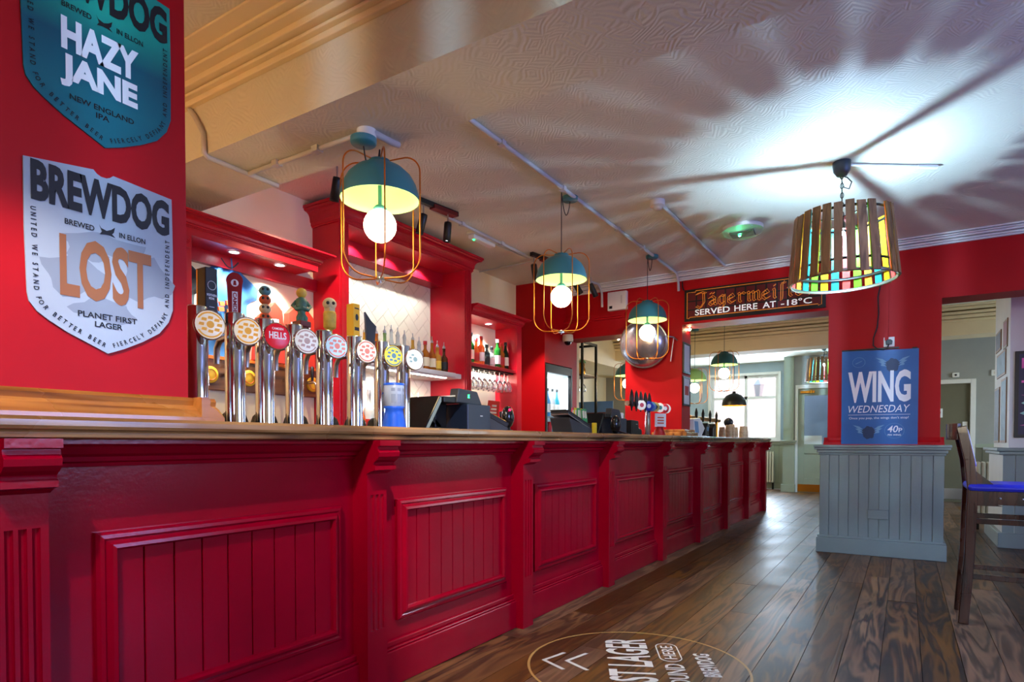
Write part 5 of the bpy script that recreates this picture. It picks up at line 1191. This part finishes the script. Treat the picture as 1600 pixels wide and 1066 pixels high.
# second till group
t = thing('menu_holder', 'black sloping tray stacked with flat menus at the second till', 'menu holder', (-2.2, 4.36, Z0))
MB().prism([(-0.14,0.0),(0.20,0.0),(0.20,0.045),(-0.20,0.125)], (-2.2,4.36,Z0), Y3, Z3, X3, -0.08, 0.09).build('tray', 'dark_grey', t, bevel=0.006)
for i in range(3): MB().obox((-2.195,4.355-0.004*i,Z0+0.098+0.014*i), (0,0.93,-0.25), X3, (0,0.25,0.93), 0.20, 0.075, 0.005).build('menu', ('steel','dark_grey','black')[i], t)
mat('menu_green', (60,160,90), 0.5); mat('menu_yellow', (230,200,40), 0.5); mat('menu_pink', (226,60,90), 0.5); mat('menu_teal', (50,150,140), 0.5)
for i, (m_, tl_) in enumerate((('menu_pink',-0.30),('menu_yellow',-0.12),('menu_green',-0.02),('menu_teal',0.06),('menu_yellow',0.16),('menu_green',0.30),('menu_yellow',-0.05),('menu_green',0.42))):
    t = thing('menu_card', '%s card standing in the fan of coloured cards, %s from the left' % (m_[5:], od[i]), 'card', (-2.26+0.012*(i % 3), 4.495+0.036*i, Z0+0.05), group='fan of coloured cards at the second till', rot=(tl_*0.6,0,0))
    MB().box(-0.003, 0.003, -0.026, 0.026, 0, 0.165).build('card', m_, t, local=True)
    MB().box(0.003, 0.0036, -0.018, 0.018, 0.09, 0.15).build('print', 'label_cream', t, local=True)
t = thing('card_box', 'dark box holding the coloured cards and small orange packets', 'box', (-2.24, 4.62, Z0))
MB().box(-2.33, -2.20, 4.46, 4.81, Z0, Z0+0.015).box(-2.215, -2.20, 4.46, 4.81, Z0, Z0+0.095).box(-2.33, -2.315, 4.46, 4.81, Z0, Z0+0.095).box(-2.315,-2.215,4.46,4.475,Z0,Z0+0.095).box(-2.315,-2.215,4.795,4.81,Z0,Z0+0.095).build('box', 'dark_grey', t, bevel=0.003)
MB().box(-2.19, -2.165, 4.56, 4.64, Z0, Z0+0.085).build('orange_packet', 'orange', t, bevel=0.003)
MB().box(-2.19, -2.165, 4.72, 4.77, Z0, Z0+0.10).build('yellow_packet', 'menu_yellow', t, bevel=0.003)
tl2, d2_ = till('second black till with grey angled display near the far red pier', -2.24, 5.03, 1.0, 'dark_grey')
t = thing('handheld_scanner', 'black handheld scanner leaning at the second till', 'scanner', (-2.02, 4.82, Z0))
MB().sphere((-2.02,4.82,Z0+0.085), 0.05, 16, 12, sc=(0.8,1.1,1.5)).tube([(-2.0,4.82,Z0+0.03),(-1.95,4.9,Z0+0.008),(-1.98,5.02,Z0+0.008)],0.006,6).lathe([(0.05,0.0),(0.05,0.012),(0.0,0.014)],(-2.02,4.82,Z0),16).build('body', 'black_gloss', t)
t = thing('receipt_printer', 'small black receipt printer at the end of the second till', 'printer', (-2.2, 5.60, Z0))
MB().prism([(-0.12,0.0),(0.14,0.0),(0.14,0.06),(0.06,0.075),(0.05,0.14),(-0.12,0.145)], (-2.2,5.56,Z0), Y3, Z3, X3, -0.08, 0.08).build('body', 'black', t, bevel=0.006)
MB().box(-2.119,-2.118,5.54,5.58,Z0+0.105,Z0+0.11).build('mark','conduit',t)
# T-shaped tap tower
t = thing('tap_tower', 'chrome tap tower with a row of black handles in front of the far pier', 'beer tap', (-2.2, 6.10, Z0))
MB().lathe([(0.06,0),(0.06,0.01),(0.03,0.02),(0.026,0.28),(0.026,0.30)], (-2.2,6.08,Z0), 20).build('column', 'chrome', t)
MB().cyl((-2.2,5.52,Z0+0.305),(-2.2,6.52,Z0+0.305),0.024,16).build('rail', 'steel', t)
mat('tower_badge_a', (230,225,215), 0.4, emit=(230,225,215), es=0.3); mat('tower_badge_b', (50,80,190), 0.4); mat('tower_badge_c', (214,60,70), 0.4); mat('tower_badge_d', (200,190,110), 0.4)
for i, y in enumerate((5.56,5.68,5.80,5.92,6.04)):
    h = MB().lathe([(0.005,0.0),(0.016,0.06),(0.022,0.12),(0.014,0.17),(0.004,0.20),(0.0,0.20)], (-2.17,y,Z0+0.235), 10).build('handle', 'black', t)
for i, (y, m_) in enumerate(((5.80,'tower_badge_a'),(6.0,'tower_badge_b'),(6.10,'poster_pale'),(6.20,'tower_badge_d'),(6.34,'tower_badge_a'),(6.50,'tower_badge_c'),(6.56,'tower_badge_a'))):
    b_ = MB().lathe([(0.048,0.0),(0.05,0.012),(0.046,0.02),(0.0,0.021)], (-2.17,y,Z0+0.30), 20, axis=(0.75,-0.66,0)).build('badge', m_, t)
    MB().lathe([(0.022,0.0215),(0.0,0.022)], (-2.17,y,Z0+0.30), 12, axis=(0.75,-0.66,0), cap=False).build('badge_print', ('tower_badge_c','print_white','tower_badge_b','print_black','menu_teal','print_white','tower_badge_c')[i], b_)
t = thing('notice_stand', 'red flared stand carrying a small white printed notice below the tap tower', 'stand', (-2.12, 6.20, Z0))
MB().lathe([(0.066,0),(0.06,0.03),(0.036,0.09),(0.05,0.10),(0.0,0.10)], (-2.12,6.20,Z0), 22).build('base', 'cap_red', t)
MB().obox((-2.11,6.20,Z0+0.165), (0.45,0.9,0), Z3, (0.9,-0.45,0), 0.075, 0.068, 0.004).build('notice', 'paper', t)
k = MB()
for q in range(3): k.obox(Vector((-2.11,6.20,Z0+0.135+q*0.028)) + Vector((0.9,-0.45,0))*0.0045, (0.45,0.9,0), Z3, (0.9,-0.45,0), 0.045, 0.006, 0.0006)
k.build('print', 'clay_orange', t)
# far end of the bar
t = thing('tablet_till', 'white tablet till at the far end of the bar beyond the opening', 'till', (-2.1, 7.45, Z0))
MB().prism([(-0.02,0.02),(0.28,0.02),(0.42,0.11),(0.20,0.23),(-0.08,0.21)], (-2.1,7.28,Z0), Y3, Z3, X3, -0.06, 0.04).build('housing', 'white_plastic', t, bevel=0.008)
MB().box(-2.14, -2.0, 7.3, 7.55, Z0, Z0+0.02).build('base', 'white_plastic', t, bevel=0.004)
MB().prism([(0.0,0.05),(0.14,0.05),(0.10,0.185),(-0.04,0.185)], (-2.058,7.28,Z0), Y3, Z3, X3, 0.0, 0.003).build('screen', 'poster_pale', t)
for i, y in enumerate((7.78, 8.12)):
    t = thing('card_terminal', ('dark card terminal with pale screen behind the tablet till', 'black upright card terminal before the paper cups')[i], 'card terminal', (-2.1, y, Z0))
    MB().prism([(-0.07,0),(0.09,0),(0.06,0.09),(0.10,0.14),(0.02,0.18),(-0.07,0.12)], (-2.1,y,Z0), Y3, Z3, X3, -0.05, 0.05).build('body', 'black', t, bevel=0.01)
    MB().box(-2.049,-2.047,y-0.03,y+0.04,Z0+0.08,Z0+0.13).build('screen', ('poster_pale','dark_grey')[i], t)
for i, (y, n, h0) in enumerate(((8.62,5,0.12),(8.98,8,0.16),(9.18,9,0.165),(9.38,6,0.14),(9.86,8,0.15),(10.05,8,0.15))):
    t = thing('cup_stack', 'stack of printed paper cups on the far end of the bar, %s from the left' % od[i], 'cups', (-2.08, y, Z0), group='stacks of paper cups at the far end of the bar')
    for q in range(n): MB().lathe([(0.045,0.0),(0.034,0.095),(0.0,0.095)] if False else [(0.046,0.0),(0.047,0.004),(0.036,0.10),(0.0,0.10)], (-2.08,y,Z0+q*0.012), 16).build('cup', 'cup_paper', t)
t = thing('ball_ornament', 'dark blue round ball standing behind the paper cups', 'ball', (-2.2, 9.50, Z0))
MB().sphere((-2.2,9.50,Z0+0.235), 0.068, 20, 14).build('ball', 'navy_plastic', t)
MB().lathe([(0.06,0),(0.05,0.02),(0.02,0.04),(0.018,0.18)], (-2.2,9.50,Z0), 14).build('stem', 'navy_plastic', t)
t = thing('brass_tap_rail', 'brass tap rail with four black handles at the far end of the bar', 'beer tap', (-2.42, 9.2, Z0))
MB().cyl((-2.40,8.2,Z0+0.27),(-2.40,9.75,Z0+0.27),0.03,14).build('rail', 'brass', t)
for y in (8.4, 9.6): MB().cyl((-2.40,y,Z0),(-2.40,y,Z0+0.27),0.022,12).build('post', 'brass', t)
for y in (8.42,8.75,9.12,9.48): MB().lathe([(0.008,0),(0.018,0.05),(0.022,0.12),(0.006,0.18),(0.0,0.18)], (-2.37,y,Z0+0.22), 10).build('handle', 'black', t)
# ---- seen through the server opening: black metal gantry shelf with glasses
t = thing('gantry_shelf', 'black metal gantry shelf seen through the server opening', 'shelf', (-3.9, 8.2, 0.0))
b = MB()
for x in (-4.3, -3.74):
    for y in (7.75, 8.2): b.box(x-0.015, x+0.015, y-0.015, y+0.015, 0, 2.45)
for z in (2.435,): b.box(-4.3,-3.74,7.735,7.765,z-0.015,z+0.015).box(-4.3,-3.74,8.185,8.215,z-0.015,z+0.015).box(-4.315,-4.285,7.75,8.2,z-0.015,z+0.015).box(-3.755,-3.725,7.75,8.2,z-0.015,z+0.015)
b.build('frame', 'black_metal', t)
MB().box(-4.3, -3.74, 7.75, 8.2, 1.97, 1.99).build('shelf_board', 'rail_wood', t)
for i in range(5): wine_glass('wine_glass', 'stemmed glass hanging under the gantry shelf, %s from the left' % od[i], -4.20+0.095*i, 7.95, 1.965, 'glasses hanging under the gantry shelf')
t = thing('gold_ornament', 'small gold owl like ornament on the gantry shelf', 'ornament', (-3.85, 7.95, 1.99))
MB().lathe([(0.05,0),(0.06,0.03),(0.062,0.08),(0.045,0.12),(0.05,0.15),(0.04,0.185),(0.0,0.20)], (-3.85,7.95,1.99), 18).build('body', 'brass', t)
MB().lathe([(0.07,0.0),(0.05,0.03),(0.0,0.045)], (-3.85,7.95,2.17), 18).build('top', 'lining', t)
t = thing('round_bottle', 'small round dark bottle beside the gold ornament', 'bottle', (-3.99, 7.95, 1.99))
MB().sphere((-3.99,7.95,2.04), 0.05, 16, 10).lathe([(0.018,0.08),(0.016,0.14),(0.0,0.14)], (-3.99,7.95,1.99), 12).build('body', 'black_gloss', t)
t = thing('service_cabinet', 'maroon cabinet with a blue front panel under the gantry shelf', 'cabinet', (-3.95, 8.6, 0))
MB().box(-4.3, -3.60, 8.5, 8.9, 0, 1.50).build('body', 'handle_maroon', t, bevel=0.004)
MB().box(-4.3, -3.60, 8.49, 8.5, 1.50, 1.66).build('blue_panel', 'poster_pale', t)
# ---- bar stool with its back to the left
t = thing('bar_stool', 'dark wooden bar stool with blue vinyl seat at the right edge', 'bar stool', (0.47, 4.62, 0))
yN, yF = 4.45, 4.80
for y in (yN, yF):
    m = MB(); pts = [(0.300,y,0.0),(0.325,y,0.40),(0.335,y,0.78),(0.318,y,0.95),(0.280,y,1.135)]
    for a_, b_ in zip(pts, pts[1:]): m.bar(a_, Vector(b_) + (Vector(b_)-Vector(a_)).normalized()*0.01, 0.036, 0.050, up=(1,0,0))
    m.build('back_leg', 'stool_wood', t, bevel=0.004)
    MB().bar((0.66,y,0.0),(0.645,y,0.76),0.038,0.038,up=(1,0,0)).build('front_leg', 'stool_wood', t, bevel=0.004)
    MB().bar((0.33,y,0.735),(0.65,y,0.735),0.024,0.075).build('apron', 'stool_wood', t, bevel=0.003)
    a = MB()
    for xx in (0.46, 0.56): a.sphere((xx, y-0.013 if y == yN else y+0.013, 0.735), 0.007, 8, 6)
    a.build('screw_cap', 'steel', t)
    for z in (0.60, 0.28): MB().bar((0.322,y,z),(0.65,y,z),0.022,0.030).build('stretcher', 'stool_wood', t, bevel=0.003)
for x, z in ((0.333,0.66),(0.648,0.30),(0.648,0.735),(0.315,0.24)): MB().bar((x,yN,z),(x,yF,z),0.022,0.034).build('cross_rail', 'stool_wood', t, bevel=0.003)
MB().prism([(0,0),(0,0.10),(0.02,0.10),(0.055,0.02),(0.13,0.0)], (0.345,yN-0.002,0.69), X3, Z3, Y3, -0.012, 0.012).prism([(0,0.085),(0,0.20),(0.13,0.085)], (0.345,yN-0.002,0.69), X3, Z3, Y3, -0.012, 0.012).build('bracket', 'stool_wood', t)
MB().box(0.31, 0.69, yN-0.03, yF+0.03, 0.772, 0.815).build('seat', 'blue_vinyl', t, bevel=0.018)
MB().bar((0.345,(yN+yF)/2,0.91),(0.300,(yN+yF)/2,1.13),0.33,0.022,up=(1,0,0)).build('back_pad', 'blue_vinyl', t, bevel=0.010)
m = MB(); n = 8
for i in range(n):
    a0 = -1+2*i/n; a1 = -1+2*(i+1)/n; f = lambda q: (0.268-0.045*(1-q*q), (yN+yF)/2+q*(yF-yN)/2, 1.115)
    m.bar(f(a0), f(a1), 0.020, 0.095)
m.build('top_rail', 'stool_wood', t, bevel=0.002)
# ---- radiators
def radiator(label, x0, y0, dx, dy, n, z0, z1):
    t = thing('radiator', label, 'radiator', (x0+dx*n/2, y0+dy*n/2, 0))
    for i in range(n):
        MB().box(x0+dx*i-0.02, x0+dx*i+0.02, y0+dy*i-0.055, y0+dy*i+0.055, z0, z1).build('section', 'cream_plastic', t, bevel=0.012)
    MB().tube([(x0,y0,z0+0.03),(x0+dx*(n-1),y0+dy*(n-1),z0+0.03)], 0.018, 8).tube([(x0,y0,z1-0.04),(x0+dx*(n-1),y0+dy*(n-1),z1-0.04)], 0.018, 8).build('pipe', 'cream_plastic', t)
    f = MB()
    for q in (0, n-1): f.box(x0+dx*q-0.015, x0+dx*q+0.015, y0+dy*q-0.04, y0+dy*q+0.04, 0.0, z0+0.01)
    f.build('foot', 'black_metal', t)
radiator('cream column radiator beyond the bar stool', 0.76, 9.42, 0.05, 0.0, 5, 0.14, 0.82)
radiator('cream radiator under the bay window at the end of the bar', -2.95, 15.08, 0.055, 0.0, 9, 0.15, 0.85)
# alarm sounder and sensor over the toilet door
t = thing('alarm_sounder', 'small white alarm box above the toilet door frame', 'alarm', (0.75, 13.46, 2.20))
MB().box(0.70, 0.80, 13.44, 13.49, 2.20, 2.28).build('box', 'white_plastic', t, bevel=0.006)
MB().sphere((0.75,13.44,2.24), 0.018, 10, 8).build('lens', 'dark_grey', t)
t = thing('wall_sensor', 'plain white sensor box high on the grey lounge wall', 'sensor', (1.30, 13.46, 2.22))
MB().box(1.25, 1.36, 13.45, 13.49, 2.20, 2.30).build('box', 'white_plastic', t, bevel=0.006)
MB().box(1.28, 1.33, 13.447, 13.45, 2.23, 2.27).build('face', 'cream_plastic', t)
# street lantern outside the bay window
t = thing('street_lantern', 'wall lantern outside the bay window', 'lantern', (-3.6, 19.3, 2.1))
MB().bar((-3.6,19.5,2.95),(-3.6,19.1,2.95),0.04,0.04).build('bracket', 'steel', t)
MB().lathe([(0.10,0),(0.17,0.35),(0.19,0.37),(0.05,0.52),(0.0,0.55)], (-3.6,19.1,2.35), 6, smooth=False).build('lantern_body', 'steel', t)
